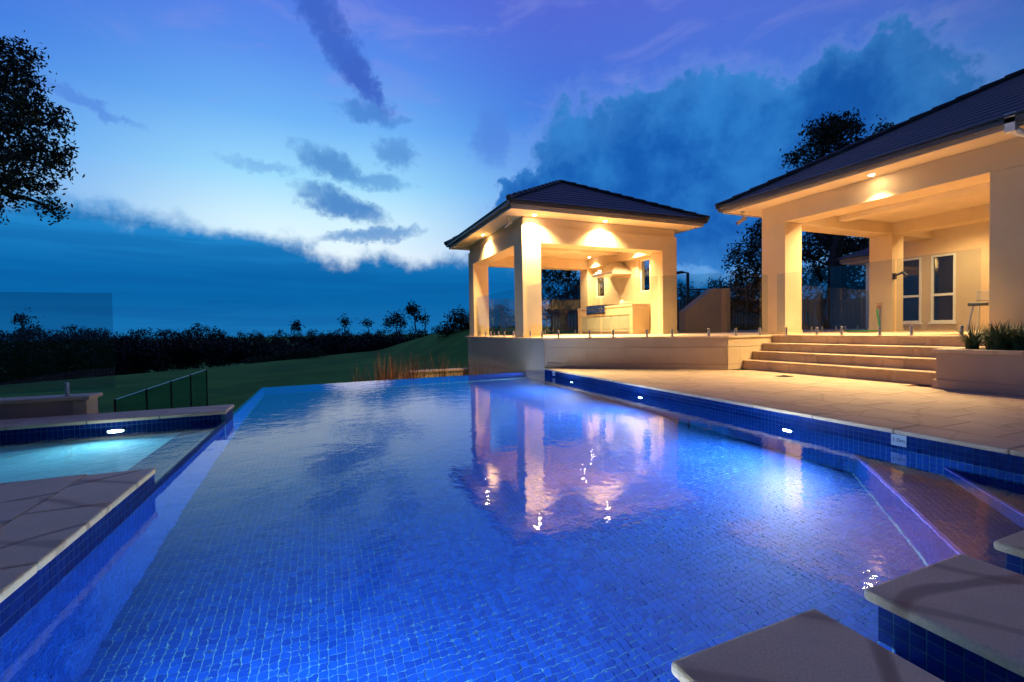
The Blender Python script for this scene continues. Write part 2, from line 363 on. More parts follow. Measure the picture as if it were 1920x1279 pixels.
# ------------------------------------------------------------------ pool geometry (metres; water level z = 0)
EA, EB = (4.925, -.6), (5.335, 11.72)            # right wall line
def ex(y): return EA[0] + (EB[0]-EA[0])*(y-EA[1])/(EB[1]-EA[1])
XL = -1.22; YN = -.6; YF0, YF1 = 11.42, 11.72     # left wall, near wall, far (infinity) edge
FLOOR = -1.25
TS, GAP, PR = .05, .005, .002
def one_tile_mesh():
    a = (TS-GAP)/2; m = MB(); m.hexa([(-a, -a, 0), (a, -a, 0), (a, a, 0), (-a, a, 0), (-a, -a, PR), (a, -a, PR), (a, a, PR), (-a, a, PR)]); m.f.pop(0)
    return m.mesh('tile', TILE)
TILE_ME = one_tile_mesh()
def tile_field(parent, o, a, b, na, nb, keep=None, limit=300, mt=TILE):
    """tiles of TS on the plane o + i*a + j*b; the largest in view are single objects, the rest one mesh"""
    o, a, b = Vector(o), Vector(a).normalized(), Vector(b).normalized(); n = a.cross(b)
    cand = []
    for i in range(na):
        for j in range(nb):
            c = o + a*TS*(i+.5) + b*TS*(j+.5)
            if keep and not keep(c): continue
            px, py, d = proj(c)
            vis = d > .2 and -20 < px < 1940 and -20 < py < 1300
            cand.append((d if vis else 1e6+i, c))
    cand.sort(key=lambda q: q[0])
    rot = Matrix((a, b, n)).transposed().to_4x4()
    k = 0
    if limit:
        me = TILE_ME if mt is TILE else None
        for k, (d, c) in enumerate(cand[:limit]):
            if d > 1e5: break
            place('tile', me, parent, Matrix.Translation(c) @ rot)
        else: k = min(limit, len(cand))
    rest = cand[k:]
    if rest:
        C = np.array([c[:] for _, c in rest]); A = np.array(a[:])*(TS-GAP)/2; B = np.array(b[:])*(TS-GAP)/2; N = np.array(n[:])*PR
        V = np.stack([C-A-B, C+A-B, C+A+B, C-A+B, C-A-B+N, C+A-B+N, C+A+B+N, C-A+B+N], 1).reshape(-1, 3)
        base = np.arange(len(C))[:, None, None]*8
        Fq = (base + np.array([[4, 5, 6, 7], [0, 1, 5, 4], [1, 2, 6, 5], [2, 3, 7, 6], [3, 0, 4, 7]])[None]).reshape(-1, 4)
        me = bpy.data.meshes.new('tiling'); me.vertices.add(len(V)); me.vertices.foreach_set('co', V.ravel())
        me.loops.add(Fq.size); me.loops.foreach_set('vertex_index', Fq.ravel().astype(np.int32))
        me.polygons.add(len(Fq)); me.polygons.foreach_set('loop_start', np.arange(0, Fq.size, 4, dtype=np.int32)); me.update(calc_edges=True); me.polygons.foreach_set('use_smooth', np.zeros(len(Fq), dtype=bool))
        me.materials.append(mt); t = place('tiling', me, parent, Matrix.Identity(4)); t['kind'] = 'stuff'
def build_pool():
    fl = MB().prism([(XL-.1, YN-.1), (ex(YN)+.1, YN-.1), (ex(11.7)+.1, YF1+.1), (XL-.1, YF0+.1)], FLOOR-.2, FLOOR).build('pool_floor', GROUT)
    prep(fl, 'blue mosaic floor of the swimming pool under the water', 'pool floor', kind='structure')
    tile_field(fl, (XL, YN, FLOOR), (1, 0, 0), (0, 1, 0), 132, 246, keep=lambda c: c.x < ex(c.y)-.02 and c.y < YF0)
    zt = .15; rows = int(round((zt-FLOOR)/TS))
    wl = MB().box(XL-.3, XL, YN-.3, 4.25, FLOOR-.2, zt).build('pool_wall_left', GROUT); prep(wl, 'blue tiled pool wall below the left stone paving', 'pool wall', kind='structure')
    tile_field(wl, (XL, YN, FLOOR), (0, 1, 0), (0, 0, 1), 97, rows)
    ws = MB().box(XL-.34, XL, 4.25, 6.98, FLOOR-.2, .055).build('spa_spill_wall', GROUT); prep(ws, 'low tiled spill wall between spa and pool', 'spill wall', kind='structure')
    tile_field(ws, (XL, 4.25, FLOOR), (0, 1, 0), (0, 0, 1), 54, 26, limit=0)
    tile_field(ws, (XL-.34, 4.25, .055), (1, 0, 0), (0, 1, 0), 6, 54, limit=0)
    wc = MB().box(XL-.3, XL, 6.98, 7.56, FLOOR-.2, zt).build('coping_end_wall', GROUT); prep(wc, 'short tiled wall end under the far spa coping', 'pool wall', kind='structure')
    tile_field(wc, (XL, 6.98, FLOOR), (0, 1, 0), (0, 0, 1), 11, rows)
    wi = MB().box(XL-.07, XL-.02, 7.56, YF0+.05, -2.2, -.012).build('infinity_wall_left', TILE); prep(wi, 'narrow overflow wall on the left side of the pool', 'overflow wall', kind='structure')
    m = MB().prism([(XL-.07, YF0+.003), (ex(11.7)-.003, YF1), (ex(11.7)-.003, YF1+.05), (XL-.07, YF0+.05)], -2.2, -.012)
    wf = m.build('infinity_wall_far', TILE); prep(wf, 'long overflow wall at the far end of the pool', 'overflow wall', kind='structure')
    dirv = Vector((EB[0]-EA[0], EB[1]-EA[1], 0)); L = dirv.length
    wr = MB().prism([(ex(YN), YN-.3), (ex(YN)+.3, YN-.3), (ex(11.7)+.3, 11.7), (ex(11.7), 11.7)], FLOOR-.2, zt).build('pool_wall_right', GROUT); prep(wr, 'blue tiled pool wall below the right stone paving', 'pool wall', kind='structure')
    tile_field(wr, (EB[0], EB[1], FLOOR), -dirv, (0, 0, 1), int(L/TS), rows)
    wn = MB().box(XL, ex(YN), YN-.3, YN, FLOOR-.2, zt).build('pool_wall_near', GROUT); prep(wn, 'tiled pool wall at the near end', 'pool wall', kind='structure')
    # diagonal corner steps under water
    for tz, q, nm in ((-.55, 2.95, 'lower'), (-.28, 2.2, 'upper')):
        xr = ex(1.5)
        st = MB().prism([(xr, -.55), (xr, q), (xr-(q+.55), -.55)], FLOOR, tz).build('underwater_step', GROUT)
        prep(st, f'{nm} diagonal blue tiled step under water in the pool corner', 'pool step', 'steps in the pool corner')
        MB().hexa([(xr, q+.004, tz-.03), (xr-(q+.55)-.004, -.55, tz-.03), (xr-(q+.55)+.04, -.55, tz-.03), (xr, q-.04, tz-.03), (xr, q+.004, tz+.004), (xr-(q+.55)-.004, -.55, tz+.004), (xr-(q+.55)+.04, -.55, tz+.004), (xr, q-.04, tz+.004)][::1]).build('lit_step_edge', EDGE, st)  # lit nosing put in as a paler strip along the step
        tile_field(st, (xr, q, tz-TS*int((tz-FLOOR)/TS)), (-1, -1, 0), (0, 0, 1), int((q+.55)*1.414/TS), int((tz-FLOOR)/TS), limit=0)
        tile_field(st, (xr, q, tz), (-1, -1, 0), (1, -1, 0), int((q+.55)*1.414/TS), 20, limit=0, keep=lambda c, xr=xr: c.x < xr-.03 and c.y > -.5)
    wt = MB().poly([(XL, YN, 0), (ex(YN), YN, 0), (ex(11.7), 11.7, 0), (ex(11.7), YF1+.05, -.001), (XL-.07, YF0+.05, -.001), (XL-.07, 7.57, 0), (XL, 7.57, 0)]).build('pool_water', WATER)
    prep(wt, 'still clear pool water mirroring the pavilion and sky', 'water', kind='structure')
build_pool()

# ------------------------------------------------------------------ spa
def build_spa():
    x0, x1, y0, y1 = -5.6, XL-.34, 4.28, 6.98
    fl = MB().box(x0-.1, x1+.1, y0-.1, y1+.1, -.75, -.5).build('spa_floor', SPATILE); prep(fl, 'pale floor of the lit spa under shallow water', 'spa floor', kind='structure')
    wf = MB().box(x0, XL-.3, y1, y1+.3, -.75, .15).build('spa_wall_far', GROUT); prep(wf, 'blue tiled far wall of the spa with a lamp in it', 'spa wall', kind='structure')
    tile_field(wf, (x1+.3-84*TS, y1, -.5), (1, 0, 0), (0, 0, 1), 84, 13)
    wn = MB().box(x0, x1, y0-.3, y0, -.75, .15).build('spa_wall_near', GROUT); prep(wn, 'tiled near wall of the spa under the paving edge', 'spa wall', kind='structure')
    wi = MB().box(x1-.003, x1+.02, y0, y1, -.5, .05).build('spa_wall_inner', SPATILE); prep(wi, 'inner face of the spa spill wall', 'spa wall', kind='structure')
    wl = MB().box(x0-.3, x0, y0, y1, -.75, .15).build('spa_wall_left', GROUT); prep(wl, 'tiled left wall of the spa', 'spa wall', kind='structure')
    wt = MB().poly([(x0, y0, .062), (XL-.004, y0, .062), (XL-.004, y1, .062), (x0, y1, .062)]).build('spa_water', SPAWATER); prep(wt, 'rippled glowing teal water filling the raised spa', 'water', kind='structure')
build_spa()

# ------------------------------------------------------------------ paving
def clip(pts, p, n):                 # keep the side where (x-p).n <= 0
    out = []
    for i in range(len(pts)):
        a, b = pts[i], pts[(i+1) % len(pts)]
        da = (a[0]-p[0])*n[0]+(a[1]-p[1])*n[1]; db = (b[0]-p[0])*n[0]+(b[1]-p[1])*n[1]
        if da <= 0: out.append(a)
        if da*db < 0:
            t = da/(da-db); out.append((a[0]+(b[0]-a[0])*t, a[1]+(b[1]-a[1])*t))
    return out
ZP = .19
def paver(pts, parent, name='paver', zt=ZP, th=.04, mt=None):
    if len(pts) < 3: return
    ar = sum(pts[i][0]*pts[(i+1) % len(pts)][1]-pts[(i+1) % len(pts)][0]*pts[i][1] for i in range(len(pts)))/2
    if ar < 0: pts = pts[::-1]; ar = -ar
    if ar < .004: return
    cx = sum(p[0] for p in pts)/len(pts); cyy = sum(p[1] for p in pts)/len(pts)
    dz = random.uniform(-.0012, .0012)
    m = MB().prism([(p[0]-cx, p[1]-cyy) for p in pts], -th, 0)
    place(name, m.mesh(name, mt or STONE), parent, Matrix.Translation((cx, cyy, zt+dz)))
DK = [(5.30, 10.62), (8.57, 7.75)]   # diagonal deck front
DN = Vector((DK[1][1]-DK[0][1], -(DK[1][0]-DK[0][0]), 0)); DN = -DN.normalized() if DN.x < 0 else DN.normalized()
def build_paving():
    base = MB().prism([(ex(-3)+.3, -3), (13, -3), (13, 7.7), (8.57, 7.7), (ex(10.5)+.3, 10.5), (ex(10.5)+.3, 10.4)], -.3, ZP-.022).build('pool_terrace', STUCCO2)
    prep(base, 'honey sandstone terrace between the pool and the steps', 'terrace', kind='structure')
    g = .003
    y = -3.; cl = .8                # coping row with a rounded overhang
    while y < 10.6:
        y1 = min(y+cl, 10.62)
        q = [(ex(y)-.025, y+g), (ex(y)+.40, y+g), (ex(y1)+.40, y1-g), (ex(y1)-.025, y1-g)]
        q = clip(q, DK[0], DN); m = MB().prism(q, ZP-.042, ZP) if len(q) > 2 else None
        if m:
            cx, cyy = q[0][0], q[0][1]; m.v = [(a-cx, b-cyy, c-ZP) for a, b, c in m.v]
            o = place('coping_stone', m.mesh('coping_stone', STONE), base, Matrix.Translation((cx, cyy, ZP)))
            bv = o.modifiers.new('bevel', 'BEVEL'); bv.width = .012; bv.segments = 2; bv.limit_method = 'ANGLE'
        y = y1 if y1 < 10.6 else 99
    pw, pl = .62, .42
    for i in range(12):
        for j in range(34):
            xa = .40 + pw*i; ya = -3 + pl*j + (.21 if i % 2 else 0)
            q = [(ex(ya)+xa+g, ya+g), (ex(ya)+xa+pw-g, ya+g), (ex(ya+pl)+xa+pw-g, ya+pl-g), (ex(ya+pl)+xa+g, ya+pl-g)]
            q = clip(q, DK[0], DN) if q[0][1] > 6.5 else q
            if not q: continue
            q = clip(q, (9.04, 0), (1, 0)) if ya > 3.95 else clip(q, (8.66-.05, 0), (1, 0))
            if q: q = clip(q, (0, 7.74), (0, 1)) if q[0][0] > 8.6 else q
            if q: paver(q, base)
    lb = MB().box(-7, XL-.32, -2, 4.0, -.3, ZP-.022).build('spa_terrace', STUCCO2); prep(lb, 'grey sandstone terrace corner beside the spa', 'terrace', kind='structure')
    y = -2.; 
    for j in range(8):
        y0, y1 = -2+j*.78, min(-2+(j+1)*.78, 4.27)
        o = place('coping_stone', MB().box(-.42, 0, g, y1-y0-g, -.042, 0).mesh('coping_stone', SLAB), lb, Matrix.Translation((XL+.02, y0, ZP)))
        bv = o.modifiers.new('bevel', 'BEVEL'); bv.width = .012; bv.segments = 2; bv.limit_method = 'ANGLE'
    for i in range(7):
        for j in range(9):
            x1 = XL-.40-.72*i; y0 = -2+.72*j-(.36 if i % 2 else 0); y1 = min(y0+.72, 4.27)
            if y0 < 4.2: paver([(x1-.72+g, y0+g), (x1-g, y0+g), (x1-g, y1-g), (x1-.72+g, y1-g)], lb, mt=SLAB)
    fb = MB().box(-7, XL-.02, 7.29, 7.56, -1.8, ZP-.045).build('spa_far_ledge', STUCCO2); prep(fb, 'narrow stone capped ledge at the far side of the spa', 'ledge', kind='structure')
    for i in range(8):
        x1 = XL+.02-.72*i
        o = place('coping_stone', MB().box(-.72+g, -g, 0, .62, -.042, 0).mesh('coping_stone', STONE), fb, Matrix.Translation((x1, 6.955, ZP)))
        bv = o.modifiers.new('bevel', 'BEVEL'); bv.width = .012; bv.segments = 2; bv.limit_method = 'ANGLE'
build_paving()
# ------------------------------------------------------------------ stepping-stone piers in the pool
def build_piers():
    for k, (x0, x1, txt) in enumerate([(.945, 1.60, 'square stone topped pier in the pool, the one farthest from the terrace'), (1.878, 2.56, 'stone topped blue tiled pier between two others in the pool'), (2.834, 3.5, 'stone topped pier in the pool, nearest the corner steps')]):
        y0, y1 = -.58, 1.075; ov = .035
        t = thing('stepping_pier', txt, 'stepping pier', ((x0+x1)/2, .25, FLOOR), 0, 'stepping piers at the near end of the pool')
        MB().box(x0+ov, x1-ov, y0, y1-ov, FLOOR, .148).build('core', GROUT, t)
        rows = 27
        n = int((y1-ov-y0)/TS)
        tile_field(t, (x0+ov, y1-ov, .148-rows*TS), (0, -1, 0), (0, 0, 1), n, rows, limit=(150 if k else 40))
        tile_field(t, (x1-ov, y1-ov, .148-rows*TS), (-1, 0, 0), (0, 0, 1), int((x1-x0-2*ov)/TS), rows, limit=0)
        yy = y1
        for j, l in enumerate((.62, .62, .4)):
            o = place('cap_stone', MB().box(0, x1-x0, -l+.003, 0, -.045, 0).mesh('cap_stone', SLAB), t, Matrix.Translation((x0, yy, ZP+.002)))
            bv = o.modifiers.new('bevel', 'BEVEL'); bv.width = .016; bv.segments = 3; bv.limit_method = 'ANGLE'; yy -= l
build_piers()

# ------------------------------------------------------------------ raised deck, its walls and the steps
ZD = .97
def build_deck():
    m = MB().prism([(5.30, 10.62), (8.57, 7.75), (10.3, 7.75), (10.3, 3.9), (24, 3.9), (24, 17.3), (5.30, 17.3)], ZD-.25, ZD-.03)
    o = m.build('raised_deck', STONE_STEP); prep(o, 'raised stone deck carrying the pavilion and house', 'deck', kind='structure')
    g = .003
    for i in range(31):
        for j in range(23):
            x0, y0 = 5.28+.6*i, 3.9+.6*j
            if x0 > 18 and y0 < 7: continue
            q = [(x0+g, y0+g), (x0+.6-g, y0+g), (x0+.6-g, y0+.6-g), (x0+g, y0+.6-g)]
            for _p, _n in ((DK[0], -DN),):
                q = clip(q, (DK[0][0]-DN.x*.03, DK[0][1]-DN.y*.03), -DN) if True else q
            if not q: continue
            if all(p[1] <= 7.72 for p in q): q = clip(q, (9.98, 0), (-1, 0))
            elif min(p[0] for p in q) < 10 and min(p[1] for p in q) < 7.72: q = clip(q, (0, 7.72), (0, -1))
            if q: paver(q, o, 'deck_paver', ZD, .03)
    wl = MB(); 
    def wall(name, pts, z0, z1, label, mt):
        a, b = Vector(pts[0]+(0,)), Vector(pts[1]+(0,)); d = (b-a).normalized(); n = Vector((d.y, -d.x, 0)); L = (b-a).length
        t = thing(name, label, 'plinth wall', a)
        th = .06
        MB().prism([(a-n*.2).to_2d()[:], (b-n*.2).to_2d()[:], (b-n*.004).to_2d()[:], (a-n*.004).to_2d()[:]][::-1], z0, z1-.05).build('backing', STUCCO2, t)
        zs = [z0, z0+(z1-z0)*.17, z0+(z1-z0)*.68, z1-.05]
        for k in range(3):          # courses of render blocks with recessed joints
            cuts = [0, L] if k != 1 else [0, .26*L, L]
            for c0, c1 in zip(cuts[:-1], cuts[1:]):
                p0, p1 = a+d*(c0+.0025), a+d*(c1-.0025)
                q = [p0, p1, p1+n*.018, p0+n*.018]; q = [(p.x, p.y) for p in q][::-1]
                m_ = MB().prism(q if _ccw(q) else q[::-1], zs[k]+.004, zs[k+1]-.004); m_.build('wall_panel', mt, t, bevel=.003)
        q = [a-n*.25, b-n*.25, b+n*.045, a+n*.045]; q = [(p.x, p.y) for p in q]
        MB().prism(q if _ccw(q) else q[::-1], z1-.047, z1-.002).build('cap_stone', STONE, t, bevel=.01)
        return t
    def _ccw(q): return sum(q[i][0]*q[(i+1) % 4][1]-q[(i+1) % 4][0]*q[i][1] for i in range(4)) > 0
    wall('deck_plinth', ((8.57, 7.75), (5.30, 10.62))[::-1], ZP, ZD, 'long beige panelled plinth wall running diagonally under the glass fence', STUCCO2)
    wall('deck_plinth', ((8.57, 7.75), (10.0, 7.75)), ZP, ZD, 'short warm lit plinth wall beside the stone steps', STUCCO)
    wall('pavilion_plinth', ((5.30, 10.58), (5.30, 17.3))[::-1], -2.3, ZD, 'tall grey plinth wall rising from the pool under the pavilion', STUCCO2)
    # steps
    t = thing('stone_steps', 'flight of four wide sandstone steps up to the house', 'steps', (9.1, 5.9, ZP))
    xs = [9.02, 9.33, 9.65, 9.97]; zs = [.405, .60, .785, ZD]
    zz = ZP
    for k in range(4):
        yR, yL = 3.96, 7.735
        n = 5; wd = (yL-yR)/n
        for j in range(n):
            y0, y1 = yR+j*wd, yR+(j+1)*wd
            o = place('riser', MB().box(0, .3, .002, wd-.002, 0, zs[k]-.045-zz).mesh('riser', STONE_STEP), t, Matrix.Translation((xs[k]+.025, y0, zz)))
            o = place('tread', MB().box(0, .345, .002, wd-.002, -.044, 0).mesh('tread', STONE_STEP), t, Matrix.Translation((xs[k], y0, zs[k])))
            bv = o.modifiers.new('bevel', 'BEVEL'); bv.width = .01; bv.segments = 2; bv.limit_method = 'ANGLE'
        zz = zs[k]
build_deck()

# ------------------------------------------------------------------ lamps
def spot(parent, loc, power, size=90, blend=.6, rad=.04, col=WARM, tilt=(0, 0, 0)):
    l = bpy.data.lights.new('lamp_light', 'SPOT'); l.energy = power; l.spot_size = R(size); l.spot_blend = blend; l.shadow_soft_size = rad; l.color = col
    o = bpy.data.objects.new('lamp_light', l); COL.objects.link(o); o.parent = parent; o.matrix_parent_inverse = WM(parent).inverted(); o.location = loc; o.rotation_euler = tilt
def downlight(x, y, z, power, label, group, size=100, blend=.7, r=.05, tilt=(0, 0, 0)):
    t = thing('downlight', label, 'downlight', (x, y, z), 0, group)
    MB().lathe((x, y, z), [(r+.022, 0), (r+.022, -.006), (r, -.006), (r, -.001)], 20).build('trim_ring', STEEL, t)
    MB().lathe((x, y, z-.0065), [(r-.001, 0), (r-.001, -.003), (.001, -.004)], 16).build('lens', LAMP, t)
    spot(t, (x, y, z-.03), power, size, blend, tilt=tilt)
ROOFS = dict(run=.34, slope=.5)

# ------------------------------------------------------------------ roof builder
def roof_slope(parent, A, B, inward, z0, tmax, la, lb, run, slope, thick=.03):
    """courses of tiles up one slope: eave A to B (xy), inset la/lb per metre of run"""
    A, B = Vector(A+(0,)), Vector(B+(0,)); d = (B-A).normalized(); n = Vector(inward+(0,)); k = 0
    t = 0.
    while t < tmax-.02:
        t1 = min(t+run, tmax); tt = min(t1+.03, tmax)
        p = lambda s, e: (A + d*la*s if e == 0 else B - d*lb*s) + n*s
        z = lambda s: z0 + slope*s
        lift = .02
        b0, b1, c1, c0 = p(t, 0), p(t, 1), p(tt, 1), p(tt, 0)
        v = [(b0.x, b0.y, z(t)+lift-thick), (b1.x, b1.y, z(t)+lift-thick), (c1.x, c1.y, z(tt)-.012), (c0.x, c0.y, z(tt)-.012),
             (b0.x, b0.y, z(t)+lift), (b1.x, b1.y, z(t)+lift), (c1.x, c1.y, z(tt)+.004), (c0.x, c0.y, z(tt)+.004)]
        MB().hexa(v).build('tile_course', ROOFT, parent)
        t = t1
def eave_ring(t, x0, x1, y0, y1, zs, zt, inset, soffit_hole):
    """fascia, gutter and soffit round a rectangular roof"""
    g = .09
    for nm, (a, b, c, d) in (('f', (x0, x1, y0, y0+.03)), ('f', (x0, x1, y1-.03, y1)), ('f', (x0, x0+.03, y0+.031, y1-.031)), ('f', (x1-.03, x1, y0+.031, y1-.031))):
        MB().box(a, b, c, d, zs-.02, zt-.03).build('fascia', FASCIA, t)
    for (a, b, c, d) in ((x0-g, x1+g, y0-g, y0-.001), (x0-g, x1+g, y1+.001, y1+g), (x0-g, x0-.001, y0, y1), (x1+.001, x1+g, y0, y1)):
        MB().box(a, b, c, d, zt-.11, zt-.005).build('gutter', GUTTER, t, bevel=.012)
    hx0, hx1, hy0, hy1 = soffit_hole
    for (a, b, c, d) in ((x0+.031, x1-.031, y0+.031, hy0), (x0+.031, x1-.031, hy1, y1-.031), (x0+.031, hx0, hy0+.001, hy1-.001), (hx1, x1-.031, hy0+.001, hy1-.001)):
        MB().box(a, b, c, d, zs, zs+.02).build('soffit', CEIL, t)
def hip_cap(t, p0, p1, n):
    p0, p1 = Vector(p0), Vector(p1)
    for k in range(n):
        a, b = p0.lerp(p1, k/n), p0.lerp(p1, (k+1.08)/n)
        MB().tube([a+Vector((0, 0, .035)), b+Vector((0, 0, .02))], [.085, .07], 8).build('hip_cap_tile', ROOFT, t)

# ------------------------------------------------------------------ pavilion
PX0, PX1, PY0, PY1 = 5.34, 11.0, 12.0, 17.2
ZO, ZS = 3.71, 4.46                   # opening head, soffit
def build_pavilion():
    t = thing('pavilion', 'open cream pool pavilion with hipped dark tiled roof and glowing interior', 'pavilion', (8.15, 14.6, ZD))
    cw = .60
    for (x, y) in ((PX0, PY0), (PX1-cw, PY0), (PX0, PY1-cw), (PX1-cw, PY1-cw)):
        MB().box(x, x+cw, y, y+cw, ZD, ZO).build('column', STUCCO, t, bevel=.006)
        MB().box(x-.012, x+cw+.012, y-.012, y+cw+.012, ZD, ZD+.11).build('skirting', STUCCO, t)
    for (a, b, c, d) in ((PX0, PX1, PY0, PY0+cw), (PX0, PX1, PY1-cw, PY1), (PX0, PX0+cw, PY0+cw+.001, PY1-cw-.001), (PX1-cw, PX1, PY0+cw+.001, PY1-cw-.001)):
        MB().box(a, b, c, d, ZO+.001, 4.20).build('beam', STUCCO, t, bevel=.006)
    i_ = .05
    for (a, b, c, d) in ((PX0+i_, PX1-i_, PY0+i_, PY0+.3), (PX0+i_, PX1-i_, PY1-.3, PY1-i_), (PX0+i_, PX0+.3, PY0+.301, PY1-.301), (PX1-.3, PX1-i_, PY0+.301, PY1-.301)):
        MB().box(a, b, c, d, 4.201, ZS-.001).build('frieze', STUCCO, t)
    MB().box(PX0+cw, PX1-cw, PY0+cw, PY1-cw, 4.10, 4.14).build('ceiling', CEIL, t)
    MB().box(PX0+cw, PX1-cw, 14.45, 14.75, 3.98, 4.099).build('ceiling_beam', CEIL, t)
    # right wall with two tall windows
    w0, w1 = PX1-.35, PX1-.05
    yb = [PY0+cw, 12.95, 13.6, 15.75, 16.5, PY1-cw]; zb = [ZD, 2.48, 3.66, ZO]
    for i in range(5):
        for j in range(3):
            if i in (1, 3) and j == 1: continue
    MB().box(w0, w1, yb[0], yb[5], zb[0], zb[1]).build('wall', STUCCO, t); MB().box(w0, w1, yb[0], yb[5], zb[2], zb[3]).build('wall', STUCCO, t)
    for i in (0, 2, 4): MB().box(w0, w1, yb[i], yb[i+1], zb[1], zb[2]).build('wall', STUCCO, t)
    for i in (1, 3):
        y0, y1 = yb[i], yb[i+1]
        wd = MB().box(w0+.12, w0+.16, y0, y0+.05, zb[1], zb[2]).box(w0+.12, w0+.16, y1-.05, y1, zb[1], zb[2]).box(w0+.12, w0+.16, y0+.05, y1-.05, zb[1], zb[1]+.05).box(w0+.12, w0+.16, y0+.05, y1-.05, zb[2]-.05, zb[2]).build('window', WHITE, t)
        MB().box(w0+.137, w0+.143, y0+.05, y1-.05, zb[1]+.05, zb[2]-.05).build('pane', GLASS, wd)
    # roof
    x0, x1, y0, y1, ze = 4.72, 11.46, 11.28, 17.8, 4.64
    eave_ring(t, x0, x1, y0, y1, ZS, ze, 0, (PX0+.04, PX1-.04, PY0+.04, PY1-.04))
    o = .12; X0, X1, Y0, Y1 = x0-o, x1+o, y0-o, y1+o
    tm = (Y1-Y0)/2; s = .535; rl = X1-X0-2*tm
    roof_slope(t, (X0, Y0), (X1, Y0), (0, 1), ze, tm, 1, 1, .33, s); roof_slope(t, (X1, Y1), (X0, Y1), (0, -1), ze, tm, 1, 1, .33, s)
    roof_slope(t, (X0, Y1), (X0, Y0), (1, 0), ze, tm, 1, 1, .33, s); roof_slope(t, (X1, Y0), (X1, Y1), (-1, 0), ze, tm, 1, 1, .33, s)
    for cx, cyy, ax in ((X0, Y0, X0+tm), (X0, Y1, X0+tm), (X1, Y0, X1-tm), (X1, Y1, X1-tm)):
        hip_cap(t, (cx, cyy, ze), (ax, Y0+tm, ze+s*tm), 12)
    hip_cap(t, (X0+tm, Y0+tm, ze+s*tm), (X1-tm+.05, Y0+tm, ze+s*tm), 2)
    MB().tube([(x0+.02, 16.9, 4.52), (x0+.02, 16.9, 4.4), (PX0-.02, 16.9, 4.3)], .04, 8).build('downpipe', FASCIA, t)
build_pavilion()
for x, y, p, n_, tl in [(5.66, 11.80, 2900, 'bright round downlight in the pavilion soffit beside its pool corner column', 0), (8.02, 11.77, 2000, 'round downlight in the pavilion soffit above the middle of the front opening', 0)]:
    downlight(x, y, ZS, p, n_, 'downlights under the pavilion eaves', 130, 1.)
downlight(5.14, 14.85, ZS, 1300, 'round downlight in the pavilion soffit on the side facing the lawn', 'downlights under the pavilion eaves', 130, 1.)
for x, y, p in [(10.12, 13.2, 900), (10.12, 14.6, 900), (10.12, 16.0, 900), (8.6, 13.1, 1000), (8.6, 14.1, 900), (6.5, 13.2, 900)]:
    downlight(x, y, 4.10, p, 'small warm downlight in the pavilion ceiling over the outdoor kitchen', 'downlights in the pavilion ceiling', 120, .9, .035)

